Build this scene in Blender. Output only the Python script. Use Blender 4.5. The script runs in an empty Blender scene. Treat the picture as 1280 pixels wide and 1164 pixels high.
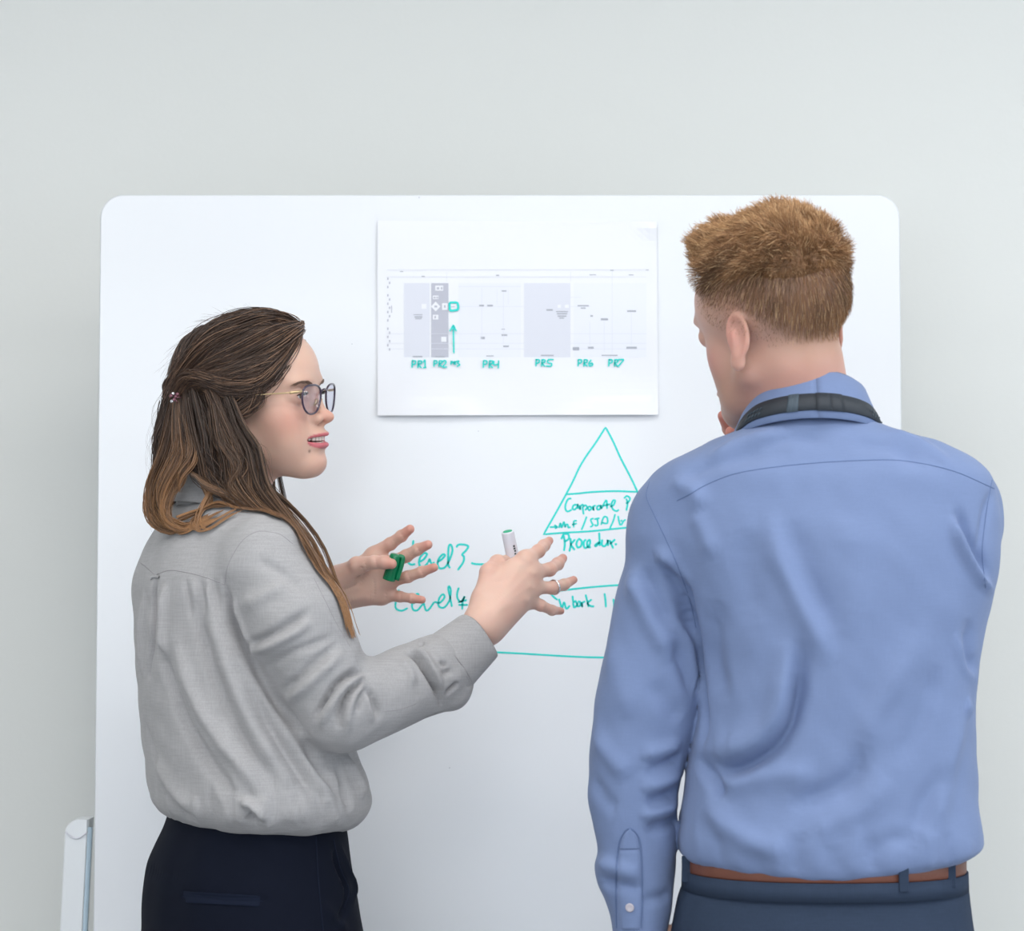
import bpy, math, random
import numpy as np
from mathutils import Vector
from mathutils.bvhtree import BVHTree

# ---------------------------------------------------------------- camera, world, lights, exposure
scene = bpy.context.scene
FPX, PITCH, CAMZ = 2800.0, math.radians(3.0), 1.38
cam_data = bpy.data.cameras.new('camera')
cam = bpy.data.objects.new('camera', cam_data)
scene.collection.objects.link(cam)
cam.location = (0, 0, CAMZ)
cam.rotation_euler = (math.pi / 2 + PITCH, 0, 0)
cam_data.sensor_fit = 'HORIZONTAL'
cam_data.sensor_width = 36.0
cam_data.lens = 36.0 * FPX / 1280.0
cam_data.clip_start = 0.05
cam_data.dof.use_dof = True
cam_data.dof.focus_distance = 2.93
cam_data.dof.aperture_fstop = 7.0
scene.camera = cam

world = bpy.data.worlds.new('office_world')
scene.world = world
world.use_nodes = True
world.node_tree.nodes['Background'].inputs[0].default_value = (0.80, 0.90, 1.0, 1)
world.node_tree.nodes['Background'].inputs[1].default_value = 0.1

scene.view_settings.view_transform = 'Standard'
scene.view_settings.look = 'None'
scene.view_settings.gamma = 1
scene.view_settings.use_curve_mapping = False
scene.view_settings.exposure = 0.84
scene.cycles.max_bounces = 6
scene.cycles.diffuse_bounces = 3


def area(name, loc, size, sizey, energy, col, target=None, spread=180):
    d = bpy.data.lights.new(name, 'AREA')
    d.shape = 'RECTANGLE'
    d.size, d.size_y = size, sizey
    d.energy = energy
    d.color = col
    d.spread = math.radians(spread)
    o = bpy.data.objects.new(name, d)
    scene.collection.objects.link(o)
    o.location = loc
    if target is not None:
        o.rotation_euler = (Vector(target) - Vector(loc)).to_track_quat('-Z', 'Y').to_euler()
    return o


CEIL = 3.0
PANELS = [(-1.7, 0.9), (0.1, 0.9), (1.9, 0.9), (-1.7, 2.2), (0.1, 2.2), (1.9, 2.2), (-1.7, -0.8), (0.1, -0.8), (1.9, -0.8)]
PANEL_W = [21, 32, 50, 10, 14, 27, 26, 38, 50]
for (px_, py_), w_ in zip(PANELS, PANEL_W):
    area('ceiling_panel_light', (px_, py_, CEIL - 0.03), 1.15, 0.55, w_ * 0.2, (1.0, 0.975, 0.94))
# daylight through the windows of the right wall and of the wall behind the camera
area('window_daylight', (3.9, 0.6, 1.75), 3.0, 1.9, 15, (0.74, 0.87, 1.0), (0, 2.0, 1.4))
area('window_daylight', (-1.2, -3.3, 1.75), 4.0, 1.9, 22, (0.93, 0.965, 1.0), (0, 3.0, 1.4))

random.seed(4)
rng = np.random.default_rng(7)


def at(px, py, Y):
    """the world point at depth Y (metres in front of the camera) seen along a pixel's ray"""
    dx, dz = (px - 640.0) / FPX, -(py - 582.0) / FPX
    y = math.cos(PITCH) - dz * math.sin(PITCH)
    z = math.sin(PITCH) + dz * math.cos(PITCH)
    s = Y / y
    return np.array([dx * s, Y, z * s + CAMZ])


def ray(px, py):
    v = at(px, py, 1.0) - np.array([0, 0, CAMZ])
    return v / np.linalg.norm(v)


# ---------------------------------------------------------------- materials
def mat(name, col, rough=0.5, metal=0.0, spec=0.5, sss=0.0, ssr=(0.012, 0.004, 0.0025), trans=0.0, bump=None, attr=False,
        coat=0.0, sheen=0.0, mix=None, weave=None):
    """bump=(scale, strength, distance); mix=(scale, second colour); weave=(scale, strength)"""
    m = bpy.data.materials.new(name)
    m.use_nodes = True
    nt = m.node_tree
    b = nt.nodes['Principled BSDF']
    L = nt.links.new
    b.inputs['Base Color'].default_value = (*col, 1)
    b.inputs['Roughness'].default_value = rough
    b.inputs['Metallic'].default_value = metal
    b.inputs['Specular IOR Level'].default_value = spec
    b.inputs['Coat Weight'].default_value = coat
    b.inputs['Sheen Weight'].default_value = sheen
    b.inputs['Transmission Weight'].default_value = trans
    if sss:
        b.inputs['Subsurface Weight'].default_value = sss
        b.inputs['Subsurface Radius'].default_value = ssr
        b.inputs['Subsurface Scale'].default_value = 1.0
    tc = nt.nodes.new('ShaderNodeTexCoord')
    src = None
    if attr:
        a = nt.nodes.new('ShaderNodeVertexColor')
        a.layer_name = 'Col'
        src = a.outputs['Color']
    if mix:
        n = nt.nodes.new('ShaderNodeTexNoise')
        n.inputs['Scale'].default_value = mix[0]
        n.inputs['Detail'].default_value = 6
        L(tc.outputs['Object'], n.inputs['Vector'])
        r = nt.nodes.new('ShaderNodeMapRange')
        r.inputs[1].default_value, r.inputs[2].default_value = 0.35, 0.65
        L(n.outputs['Fac'], r.inputs[0])
        x = nt.nodes.new('ShaderNodeMix')
        x.data_type = 'RGBA'
        if attr:
            x.blend_type = 'MULTIPLY'
            L(r.outputs[0], x.inputs[0])
            L(src, x.inputs[6])
        else:
            L(r.outputs[0], x.inputs[0])
            x.inputs[6].default_value = (*col, 1)
        x.inputs[7].default_value = (*mix[1], 1)
        src = x.outputs[2]
    if weave:
        # crossed threads: two stretched noises
        outs = []
        for sc in ((weave[0] * 9, weave[0] * 9, weave[0] * 0.35), (weave[0] * 0.5, weave[0] * 0.5, weave[0] * 9)):
            mp = nt.nodes.new('ShaderNodeMapping')
            mp.inputs['Scale'].default_value = sc
            L(tc.outputs['Object'], mp.inputs['Vector'])
            n = nt.nodes.new('ShaderNodeTexNoise')
            n.inputs['Scale'].default_value = 10
            n.inputs['Detail'].default_value = 3
            L(mp.outputs[0], n.inputs['Vector'])
            outs.append(n.outputs['Fac'])
        ad = nt.nodes.new('ShaderNodeMath')
        ad.operation = 'ADD'
        L(outs[0], ad.inputs[0])
        L(outs[1], ad.inputs[1])
        r = nt.nodes.new('ShaderNodeMapRange')
        r.inputs[1].default_value, r.inputs[2].default_value = 0.7, 1.3
        r.inputs[3].default_value, r.inputs[4].default_value = 1 - weave[1], 1 + weave[1]
        L(ad.outputs[0], r.inputs[0])
        x = nt.nodes.new('ShaderNodeMix')
        x.data_type = 'RGBA'
        x.blend_type = 'MULTIPLY'
        x.inputs[0].default_value = 1
        if src is None:
            x.inputs[6].default_value = (*col, 1)
        else:
            L(src, x.inputs[6])
        L(r.outputs[0], x.inputs[7])
        src = x.outputs[2]
    if src is not None:
        L(src, b.inputs['Base Color'])
    if bump:
        n = nt.nodes.new('ShaderNodeTexNoise')
        n.inputs['Scale'].default_value = bump[0]
        n.inputs['Detail'].default_value = 5
        L(tc.outputs['Object'], n.inputs['Vector'])
        bp = nt.nodes.new('ShaderNodeBump')
        bp.inputs['Strength'].default_value = bump[1]
        bp.inputs['Distance'].default_value = bump[2]
        L(n.outputs['Fac'], bp.inputs['Height'])
        L(bp.outputs[0], b.inputs['Normal'])
    return m


def glass_mat(name, tint, mixf=0.12):
    m = bpy.data.materials.new(name)
    m.use_nodes = True
    nt = m.node_tree
    nt.nodes.remove(nt.nodes['Principled BSDF'])
    out = nt.nodes['Material Output']
    t = nt.nodes.new('ShaderNodeBsdfTransparent')
    t.inputs[0].default_value = (*tint, 1)
    g = nt.nodes.new('ShaderNodeBsdfGlossy')
    g.inputs['Roughness'].default_value = 0.02
    x = nt.nodes.new('ShaderNodeMixShader')
    x.inputs[0].default_value = mixf
    nt.links.new(t.outputs[0], x.inputs[1])
    nt.links.new(g.outputs[0], x.inputs[2])
    nt.links.new(x.outputs[0], out.inputs[0])
    return m


def srgb(r, g, b):
    f = lambda c: (c / 255 / 12.92) if c / 255 <= 0.04045 else ((c / 255 + 0.055) / 1.055) ** 2.4
    return (f(r), f(g), f(b))


M = {}
M['wall'] = mat('painted_wall', srgb(228, 230, 228), 0.75, spec=0.25, bump=(90, 0.12, 0.002))
M['ceiling'] = mat('ceiling_tile', srgb(238, 238, 236), 0.85, bump=(200, 0.2, 0.002))
M['floor'] = mat('grey_carpet', srgb(176, 177, 180), 0.95, mix=(160, srgb(152, 154, 158)), bump=(400, 0.5, 0.003))
M['board'] = mat('enamel_board', srgb(235, 238, 243), 0.22, spec=0.35, coat=0.1)
M['board_edge'] = mat('board_edge', srgb(205, 210, 214), 0.35)
M['stand'] = mat('white_stand', srgb(240, 244, 248), 0.3)
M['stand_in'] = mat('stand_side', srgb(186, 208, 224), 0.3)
M['ink'] = mat('teal_ink', srgb(30, 218, 210), 0.5)
M['paper'] = mat('paper', srgb(237, 239, 245), 0.45, spec=0.4, coat=0.15)
M['grey1'] = mat('print_light', srgb(222, 225, 236), 0.5)
M['grey2'] = mat('print_pale', srgb(233, 236, 245), 0.5)
M['grey3'] = mat('print_mid', srgb(190, 192, 205), 0.5)
M['grey4'] = mat('print_dark', srgb(172, 176, 188), 0.5)
M['skin'] = mat('skin', (0.8, 0.5, 0.4), 0.42, spec=0.35, sss=0.25, attr=True, bump=(900, 0.06, 0.0006))
M['blouse'] = mat('grey_linen', srgb(168, 167, 169), 0.85, spec=0.15, sheen=0.15, weave=(8, 0.10), bump=(1400, 0.25, 0.0006))
M['shirt'] = mat('blue_cotton', srgb(117, 135, 174), 0.75, spec=0.2, sheen=0.1, weave=(14, 0.035), bump=(1600, 0.2, 0.0005))
M['seam'] = mat('seam_blue', srgb(102, 121, 160), 0.8, spec=0.1)
M['seam_grey'] = mat('seam_grey', srgb(160, 158, 161), 0.9, spec=0.1)
M['navy'] = mat('navy_trousers', srgb(15, 20, 34), 0.85, spec=0.12, sheen=0.0, bump=(900, 0.2, 0.0008))
M['navy_light'] = mat('navy_welt', srgb(20, 27, 44), 0.8, spec=0.12)
M['slate'] = mat('slate_trousers', srgb(50, 62, 82), 0.85, spec=0.15, weave=(12, 0.08), bump=(900, 0.25, 0.0008))
M['belt'] = mat('brown_leather', srgb(112, 68, 54), 0.5, bump=(300, 0.3, 0.001))
M['shoe'] = mat('black_leather', (0.02, 0.02, 0.022), 0.35)
M['lanyard'] = mat('black_webbing', srgb(40, 47, 56), 0.6, weave=(30, 0.15))
M['lanyard_fold'] = mat('webbing_print', srgb(66, 80, 92), 0.6)
M['hair_w'] = mat('brown_hair', (0.1, 0.06, 0.04), 0.38, spec=0.5, attr=True)
M['hair_m'] = mat('ginger_hair', (0.3, 0.15, 0.06), 0.5, spec=0.4, attr=True)
M['frame'] = mat('dark_frame', srgb(58, 42, 66), 0.25, coat=0.5)
M['gold'] = mat('gold_temple', srgb(205, 180, 140), 0.28, metal=0.7)
M['silver'] = mat('silver', srgb(225, 225, 230), 0.18, metal=1.0)
M['lens'] = glass_mat('lens', (0.93, 0.93, 0.98), 0.10)
M['white_pl'] = mat('white_plastic', srgb(222, 222, 232), 0.3, coat=0.3)
M['green_pl'] = mat('green_plastic', srgb(0, 128, 84), 0.32, coat=0.2)
M['green_end'] = mat('green_plug', srgb(10, 175, 130), 0.4)
M['dark_print'] = mat('dark_print', srgb(40, 62, 66), 0.5)
M['teeth'] = mat('teeth', srgb(238, 232, 222), 0.25)
M['eye'] = mat('eye', (0.8, 0.8, 0.8), 0.12, attr=True)
M['clip'] = mat('clip_stone', srgb(120, 70, 84), 0.15, coat=0.8)
M['button'] = mat('pearl_button', srgb(196, 190, 200), 0.25)
M['lamp'] = bpy.data.materials.new('lamp_diffuser')
M['lamp'].use_nodes = True
_b = M['lamp'].node_tree.nodes['Principled BSDF']
_b.inputs['Emission Color'].default_value = (1, 0.98, 0.95, 1)
_b.inputs['Emission Strength'].default_value = 1.2
M['day'] = bpy.data.materials.new('daylight_pane')
M['day'].use_nodes = True
_b = M['day'].node_tree.nodes['Principled BSDF']
_b.inputs['Emission Color'].default_value = (0.8, 0.9, 1, 1)
_b.inputs['Emission Strength'].default_value = 1.0


# ---------------------------------------------------------------- object helpers
def empty(name, loc, label, cat, group=None):
    o = bpy.data.objects.new(name, None)
    scene.collection.objects.link(o)
    o.location = tuple(float(v) for v in loc)
    o.empty_display_size = 0.1
    o['label'] = label
    o['category'] = cat
    if group:
        o['group'] = group
    return o


def obj(name, V, F, m, parent=None, smooth=True, cols=None, label=None, kind=None):
    """one mesh object; V in world space (parents are unrotated empties); F an int array (n,3|4) or a list"""
    V = np.asarray(V, dtype=np.float64)
    org = np.array(parent_world(parent)) if parent is not None else np.zeros(3)
    me = bpy.data.meshes.new(name)
    V = (V - org).astype(np.float32)
    if isinstance(F, np.ndarray):
        k = F.shape[1]
        me.vertices.add(len(V))
        me.vertices.foreach_set('co', V.ravel())
        me.loops.add(F.size)
        me.loops.foreach_set('vertex_index', F.ravel().astype(np.int32))
        me.polygons.add(len(F))
        me.polygons.foreach_set('loop_start', np.arange(0, F.size, k, dtype=np.int32))
        me.polygons.foreach_set('loop_total', np.full(len(F), k, dtype=np.int32))
        me.update(calc_edges=True)
    else:
        me.from_pydata([tuple(map(float, v)) for v in V], [], [tuple(f) for f in F])
    me.validate()
    if smooth:
        me.polygons.foreach_set('use_smooth', np.ones(len(me.polygons), dtype=bool))
    if cols is not None:
        ca = me.color_attributes.new('Col', 'FLOAT_COLOR', 'POINT')
        c4 = np.ones((len(V), 4), dtype=np.float32)
        c4[:, :3] = cols
        ca.data.foreach_set('color', c4.ravel())
    me.materials.append(m)
    o = bpy.data.objects.new(name, me)
    scene.collection.objects.link(o)
    if parent is not None:
        o.parent = parent
    if label:
        o['label'] = label
    if kind:
        o['kind'] = kind
    return o


def parent_world(p):
    v = np.zeros(3)
    while p is not None:
        v += np.array(p.location)
        p = p.parent
    return v


def join(parts):
    Vs, Fs, n = [], [], 0
    for V, F in parts:
        Vs.append(np.asarray(V, float))
        Fs += [tuple(int(i) + n for i in f) for f in F]
        n += len(V)
    return np.concatenate(Vs), Fs


def box(c, s, bev=0.0, R=None):
    """a box, its edges chamfered by bev"""
    import bmesh
    bm = bmesh.new()
    bmesh.ops.create_cube(bm, size=1)
    for v in bm.verts:
        v.co = Vector((v.co.x * s[0], v.co.y * s[1], v.co.z * s[2]))
    if bev > 0:
        bmesh.ops.bevel(bm, geom=list(bm.edges), offset=bev, segments=2, affect='EDGES', profile=0.5)
    V = np.array([v.co[:] for v in bm.verts])
    bm.verts.index_update()
    F = [tuple(v.index for v in f.verts) for f in bm.faces]
    bm.free()
    if R is not None:
        V = V @ np.asarray(R).T
    return V + np.array(c), F


def catmull(P, n):
    P = np.asarray(P, float)
    if len(P) < 3:
        t = np.linspace(0, 1, n)[:, None]
        return P[0] * (1 - t) + P[-1] * t
    Q = np.vstack([2 * P[0] - P[1], P, 2 * P[-1] - P[-2]])
    t = np.linspace(0, len(P) - 1 - 1e-9, n)
    i = t.astype(int)
    u = (t - i)[:, None]
    a, b, c, d = Q[i], Q[i + 1], Q[i + 2], Q[i + 3]
    return 0.5 * (2 * b + (c - a) * u + (2 * a - 5 * b + 4 * c - d) * u ** 2 + (3 * b - 3 * c + d - a) * u ** 3)


def tube(P, r, n=8, cap=True, flat=None):
    """a tube along P; r scalar or per point; flat=(direction, factor) squashes it"""
    P = np.asarray(P, float)
    m = len(P)
    r = np.broadcast_to(np.asarray(r, float), (m,))
    T = np.gradient(P, axis=0)
    T /= np.linalg.norm(T, axis=1)[:, None] + 1e-12
    up = np.array([0.13, 0.31, 0.94])
    V = []
    A = np.cross(T[0], up)
    A /= np.linalg.norm(A)
    for i in range(m):
        A = A - T[i] * A.dot(T[i])
        A /= np.linalg.norm(A)
        B = np.cross(T[i], A)
        for k in range(n):
            a = 2 * math.pi * k / n
            o = (A * math.cos(a) + B * math.sin(a)) * r[i]
            if flat is not None:
                o = o - flat[0] * o.dot(flat[0]) * (1 - flat[1])
            V.append(P[i] + o)
    F = [(i * n + k, i * n + (k + 1) % n, (i + 1) * n + (k + 1) % n, (i + 1) * n + k) for i in range(m - 1) for k in range(n)]
    if cap:
        F.append(tuple(range(n - 1, -1, -1)))
        F.append(tuple((m - 1) * n + k for k in range(n)))
    return np.array(V), F


def lathe(prof, axis, org, n=24):
    """prof: list of (radius, distance along the axis)"""
    axis = np.asarray(axis, float)
    axis /= np.linalg.norm(axis)
    A = np.cross(axis, [0.3, 0.2, 0.9])
    A /= np.linalg.norm(A)
    B = np.cross(axis, A)
    V = [np.asarray(org) + axis * h + (A * math.cos(2 * math.pi * k / n) + B * math.sin(2 * math.pi * k / n)) * r
         for r, h in prof for k in range(n)]
    F = [(i * n + k, i * n + (k + 1) % n, (i + 1) * n + (k + 1) % n, (i + 1) * n + k) for i in range(len(prof) - 1) for k in range(n)]
    F.append(tuple(range(n - 1, -1, -1)))
    F.append(tuple((len(prof) - 1) * n + k for k in range(n)))
    return np.array(V), F


# ---------------------------------------------------------------- distance-field modelling
def nrm(v):
    v = np.asarray(v, float)
    return v / np.linalg.norm(v)


def smin(a, b, k):
    h = np.maximum(k - np.abs(a - b), 0) / k
    return np.minimum(a, b) - h * h * k * 0.25


def smax(a, b, k):
    return -smin(-a, -b, k)


def rcone(P, a, b, r1, r2):
    a = np.asarray(a, np.float32)
    b = np.asarray(b, np.float32)
    ba = b - a
    pa = P - a
    t = np.clip(pa @ ba / float(ba @ ba), 0, 1)
    return np.linalg.norm(pa - t[:, None] * ba, axis=1) - (r1 + (r2 - r1) * t)


def ell(P, c, r):
    q = P - np.asarray(c, np.float32)
    r = np.asarray(r, np.float32)
    k0 = np.linalg.norm(q / r, axis=1)
    k1 = np.linalg.norm(q / (r * r), axis=1) + 1e-9
    return k0 * (k0 - 1.0) / k1


def chain(P, pts, rad, k):
    d = None
    for i in range(len(pts) - 1):
        e = rcone(P, pts[i], pts[i + 1], rad[i], rad[i + 1])
        d = e if d is None else smin(d, e, k)
    return d


def spl(z, zs, vs):
    """smooth interpolation of vs over zs (ascending), Catmull-like through np.interp of a densified curve"""
    C = catmull(np.stack([zs, vs], 1), 12 * len(zs))
    o = np.argsort(C[:, 0])
    return np.interp(z, C[o, 0], C[o, 1])


_nd = {}


def wob(P, freq, seed, octs=3):
    """smooth pseudo-noise, about -1..1"""
    key = (seed, octs)
    if key not in _nd:
        g = np.random.default_rng(seed)
        _nd[key] = [(g.normal(size=(5, 3)), g.uniform(0, 6.28, 5)) for _ in range(octs)]
    out = 0
    P = np.asarray(P, np.float32)
    for o, (D, ph) in enumerate(_nd[key]):
        s = 0
        for d, p in zip(D, ph):
            s = s + np.sin(P @ (d * freq * 2 ** o).astype(np.float32) + np.float32(p))
        out = out + s / 3.0 / 1.9 ** o
    return out


def nets(f, lo, hi, h):
    """naive surface nets of the zero set of f in a box; evaluated finely only near the surface"""
    lo = np.asarray(lo, float)
    hi = np.asarray(hi, float)
    K = 4
    nc = np.ceil((hi - lo) / (h * K)).astype(int) + 1
    H = h * K
    gx = [lo[i] + (np.arange(nc[i]) + 0.5) * H - h * 0.5 for i in range(3)]
    C = np.stack(np.meshgrid(*gx, indexing='ij'), -1).reshape(-1, 3).astype(np.float32)
    dc = np.concatenate([f(C[i:i + 400000]) for i in range(0, len(C), 400000)]).reshape(nc)
    act = np.abs(dc) < H * 1.6
    V = np.repeat(np.repeat(np.repeat(dc, K, 0), K, 1), K, 2).astype(np.float32)
    V = np.where(V == 0, 1e-6, V)
    ai = np.argwhere(act)
    off = np.stack(np.meshgrid(np.arange(K), np.arange(K), np.arange(K), indexing='ij'), -1).reshape(-1, 3)
    for i in range(0, len(ai), 6000):
        I = (ai[i:i + 6000, None, :] * K + off[None]).reshape(-1, 3)
        X = (lo + I * h).astype(np.float32)
        V[I[:, 0], I[:, 1], I[:, 2]] = f(X)
    S = V < 0
    n = V.shape
    cnt = np.zeros((n[0] - 1, n[1] - 1, n[2] - 1), np.int16)
    acc = np.zeros(cnt.shape + (3,), np.float32)
    sl = lambda a, b: slice(a, n[b] - 1 + a)
    for ax in range(3):
        o1, o2 = [i for i in range(3) if i != ax]
        for p in (0, 1):
            for q in (0, 1):
                d0 = [0, 0, 0]
                d0[o1], d0[o2] = p, q
                d1 = list(d0)
                d1[ax] = 1
                s0 = tuple(sl(d0[i], i) for i in range(3))
                s1 = tuple(sl(d1[i], i) for i in range(3))
                cr = S[s0] != S[s1]
                w = np.argwhere(cr)
                a, b = V[s0][cr], V[s1][cr]
                t = a / (a - b)
                off3 = np.tile(np.array(d0, np.float32), (len(w), 1))
                off3[:, ax] = t
                acc[w[:, 0], w[:, 1], w[:, 2]] += off3
                cnt[cr] += 1
    m = cnt > 0
    idx = -np.ones(cnt.shape, np.int64)
    w = np.argwhere(m)
    idx[m] = np.arange(len(w))
    verts = lo + (w + acc[m] / cnt[m][:, None]) * h
    quads = []
    for ax in range(3):
        o1, o2 = [(1, 2), (2, 0), (0, 1)][ax]
        s0 = [slice(1, n[i] - 1) for i in range(3)]
        s1 = list(s0)
        s0[ax] = slice(0, n[ax] - 1)
        s1[ax] = slice(1, n[ax])
        A, B = S[tuple(s0)], S[tuple(s1)]
        cr = np.argwhere(A != B)
        if not len(cr):
            continue
        fl = A[cr[:, 0], cr[:, 1], cr[:, 2]]
        base = cr.copy()
        for i in range(3):
            if i != ax:
                base[:, i] += 1
        q = []
        for p, r in ((0, 0), (1, 0), (1, 1), (0, 1)):
            b = base.copy()
            b[:, o1] -= p
            b[:, o2] -= r
            q.append(idx[b[:, 0], b[:, 1], b[:, 2]])
        q = np.stack(q, 1)
        q[~fl] = q[~fl][:, ::-1]
        quads.append(q)
    return verts, np.concatenate(quads)


def vnormals(V, F):
    N = np.zeros_like(V)
    fn = np.cross(V[F[:, 2]] - V[F[:, 0]], V[F[:, 3]] - V[F[:, 1]])
    for k in range(4):
        np.add.at(N, F[:, k], fn)
    return N / (np.linalg.norm(N, axis=1)[:, None] + 1e-12)


class Cloth:
    """a garment surface that folds can be pressed into; fold lines are traced along the cloth as seen from one side"""
    def __init__(s, V, F):
        s.V, s.F = V, F
        s.retree()

    def retree(s):
        s.N = vnormals(s.V, s.F)
        s.tree = BVHTree.FromPolygons(s.V.tolist(), s.F.tolist())

    def hit(s, px, py):
        h = s.tree.ray_cast(Vector((0, 0, CAMZ)), Vector(ray(px, py)), 10)
        return (np.array(h[0]), np.array(h[1])) if h[0] is not None else (None, None)

    def trace(s, pts, step=3.0):
        pts = np.asarray(pts, float)
        L = np.sum(np.linalg.norm(np.diff(pts, axis=0), axis=1))
        C = catmull(pts, max(4, int(L / step)))
        out = [s.hit(*c) for c in C]
        out = [o for o in out if o[0] is not None]
        return (np.array([o[0] for o in out]), np.array([o[1] for o in out])) if len(out) > 2 else (None, None)

    AMP, WID = 1.0, 1.0

    def fold(s, pts, amp, w, skew=0.0, taper=True):
        """amp > 0 raises a ridge, < 0 presses a valley; w its half width in metres; skew adds a lip on one side"""
        T, _ = s.trace(pts)
        if T is None:
            return
        amp, w = amp * s.AMP, w * s.WID
        lo, hi = T.min(0) - 4 * w, T.max(0) + 4 * w
        I = np.where(np.all((s.V > lo) & (s.V < hi), axis=1))[0]
        if not len(I):
            return
        X = s.V[I]
        D = np.linalg.norm(X[:, None, :] - T[None], axis=2)
        j = D.argmin(1)
        d = D[np.arange(len(I)), j]
        u = j / (len(T) - 1)
        e = np.minimum(1, np.minimum(u, 1 - u) * 4 + 0.08) if taper else 1.0
        tan = np.gradient(T, axis=0)[j]
        side = np.sign(np.einsum('ij,ij->i', np.cross(tan, X - T[j]), s.N[I]))
        g = np.exp(-(d / w) ** 2)
        if skew:
            g = g * (1 + skew * side * (d / w) * 1.6)
        s.V[I] += s.N[I] * (amp * e * g)[:, None]

    def ribbon(s, pts, wid, off=0.0008, th=0.0008):
        """a thin strip lying on the cloth"""
        T, N = s.trace(pts)
        if T is None:
            return None
        tan = np.gradient(T, axis=0)
        B = np.cross(tan, N)
        B /= np.linalg.norm(B, axis=1)[:, None] + 1e-12
        rows = [T + B * wid / 2 + N * (off - th), T + B * wid / 2 + N * off, T + N * (off + th * 0.5), T - B * wid / 2 + N * off, T - B * wid / 2 + N * (off - th)]
        n = len(T)
        V = np.concatenate(rows)
        F = [(r * n + i, r * n + i + 1, (r + 1) * n + i + 1, (r + 1) * n + i) for r in range(4) for i in range(n - 1)]
        return V, F

    def patch(s, left, right, off=0.0015, m=8):
        """a raised piece of cloth between two traced edges"""
        A = catmull(left, 30)
        B = catmull(right, 30)
        rows = []
        ok = True
        for i in range(30):
            row = []
            for k in range(m + 1):
                c = A[i] * (1 - k / m) + B[i] * k / m
                h, nn = s.hit(*c)
                if h is None:
                    h, nn = (rows[-1][k] if rows else row[-1]), np.array([0, -1, 0])
                    row.append(np.array(h))
                    continue
                edge = (k in (0, m)) or i in (0, 29)
                row.append(h + nn * (off if not edge else -0.0005))
            rows.append(row)
        V = np.array(rows).reshape(-1, 3)
        F = [(i * (m + 1) + k, i * (m + 1) + k + 1, (i + 1) * (m + 1) + k + 1, (i + 1) * (m + 1) + k) for i in range(29) for k in range(m)]
        return V, F


def strands(S, r, sides=3, taper=0.35):
    """S (n, m, 3) strand paths -> one mesh of thin tapering tubes; returns V, F and each vertex's (strand, t)"""
    n, m, _ = S.shape
    T = np.gradient(S, axis=1)
    T /= np.linalg.norm(T, axis=2)[..., None] + 1e-12
    up = rng.normal(size=(n, 1, 3))
    A = np.cross(T, up)
    A /= np.linalg.norm(A, axis=2)[..., None] + 1e-12
    B = np.cross(T, A)
    t = np.linspace(0, 1, m)
    rr = (np.asarray(r).reshape(-1, 1) * (1 - (1 - taper) * t ** 2)[None, :])[..., None]
    V = np.stack([S + (A * math.cos(2 * math.pi * k / sides) + B * math.sin(2 * math.pi * k / sides)) * rr for k in range(sides)], 2)
    base = (np.arange(n)[:, None] * m + np.arange(m - 1)[None]) * sides
    F = []
    for k in range(sides):
        k2 = (k + 1) % sides
        F.append(np.stack([base + k, base + k2, base + sides + k2, base + sides + k], -1).reshape(-1, 4))
    tt = np.broadcast_to(t[None, :, None], (n, m, sides)).reshape(-1)
    sid = np.broadcast_to(np.arange(n)[:, None, None], (n, m, sides)).reshape(-1)
    return V.reshape(-1, 3), np.concatenate(F), sid, tt
# ---------------------------------------------------------------- the room
YB, YW = 3.36, 3.72          # board face, wall behind it


def struct(name, V, F, m, smooth=False):
    o = obj(name, V, F, m, smooth=smooth)
    o['kind'] = 'structure'
    return o


X0, X1, Y0 = -4.0, 4.0, -3.5
struct('wall_back', *box((0, YW + 0.05, CEIL / 2), (X1 - X0 + 0.2, 0.1, CEIL)), M['wall'])
struct('wall_left', *box((X0 - 0.05, (Y0 + YW) / 2, CEIL / 2), (0.1, YW - Y0, CEIL)), M['wall'])
struct('floor', *box((0, (Y0 + YW) / 2, -0.05), (X1 - X0 + 0.2, YW - Y0 + 0.2, 0.1)), M['floor'])
struct('ceiling', *box((0, (Y0 + YW) / 2, CEIL + 0.05), (X1 - X0 + 0.2, YW - Y0 + 0.2, 0.1)), M['ceiling'])
# walls with windows: right wall and the wall behind the camera
struct('wall_right', *join([box((X1 + 0.05, (Y0 + YW) / 2, 0.38), (0.1, YW - Y0, 0.76)), box((X1 + 0.05, (Y0 + YW) / 2, 2.88), (0.1, YW - Y0, 0.24)),
                            box((X1 + 0.05, (Y0 - 1.0) / 2, 1.76), (0.1, -1.0 - Y0, 2.0)), box((X1 + 0.05, (YW + 2.2) / 2, 1.76), (0.1, YW - 2.2, 2.0))]), M['wall'])
struct('wall_front', *join([box((0, Y0 - 0.05, 0.38), (8.2, 0.1, 0.76)), box((0, Y0 - 0.05, 2.88), (8.2, 0.1, 0.24)),
                            box((-3.65, Y0 - 0.05, 1.76), (0.9, 0.1, 2.0)), box((2.5, Y0 - 0.05, 1.76), (3.2, 0.1, 2.0))]), M['wall'])
w = struct('window_1', *join([box((X1 + 0.04, 0.6, 0.78), (0.12, 3.2, 0.05)), box((X1 + 0.04, 0.6, 2.74), (0.12, 3.2, 0.05)),
                              box((X1 + 0.04, -0.98, 1.76), (0.12, 0.05, 1.95)), box((X1 + 0.04, 2.18, 1.76), (0.12, 0.05, 1.95)), box((X1 + 0.04, 0.6, 1.76), (0.08, 0.05, 1.95))]), M['stand'])
obj('pane', *box((X1 + 0.08, 0.6, 1.76), (0.01, 3.1, 1.9)), M['day'], w)
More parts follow.
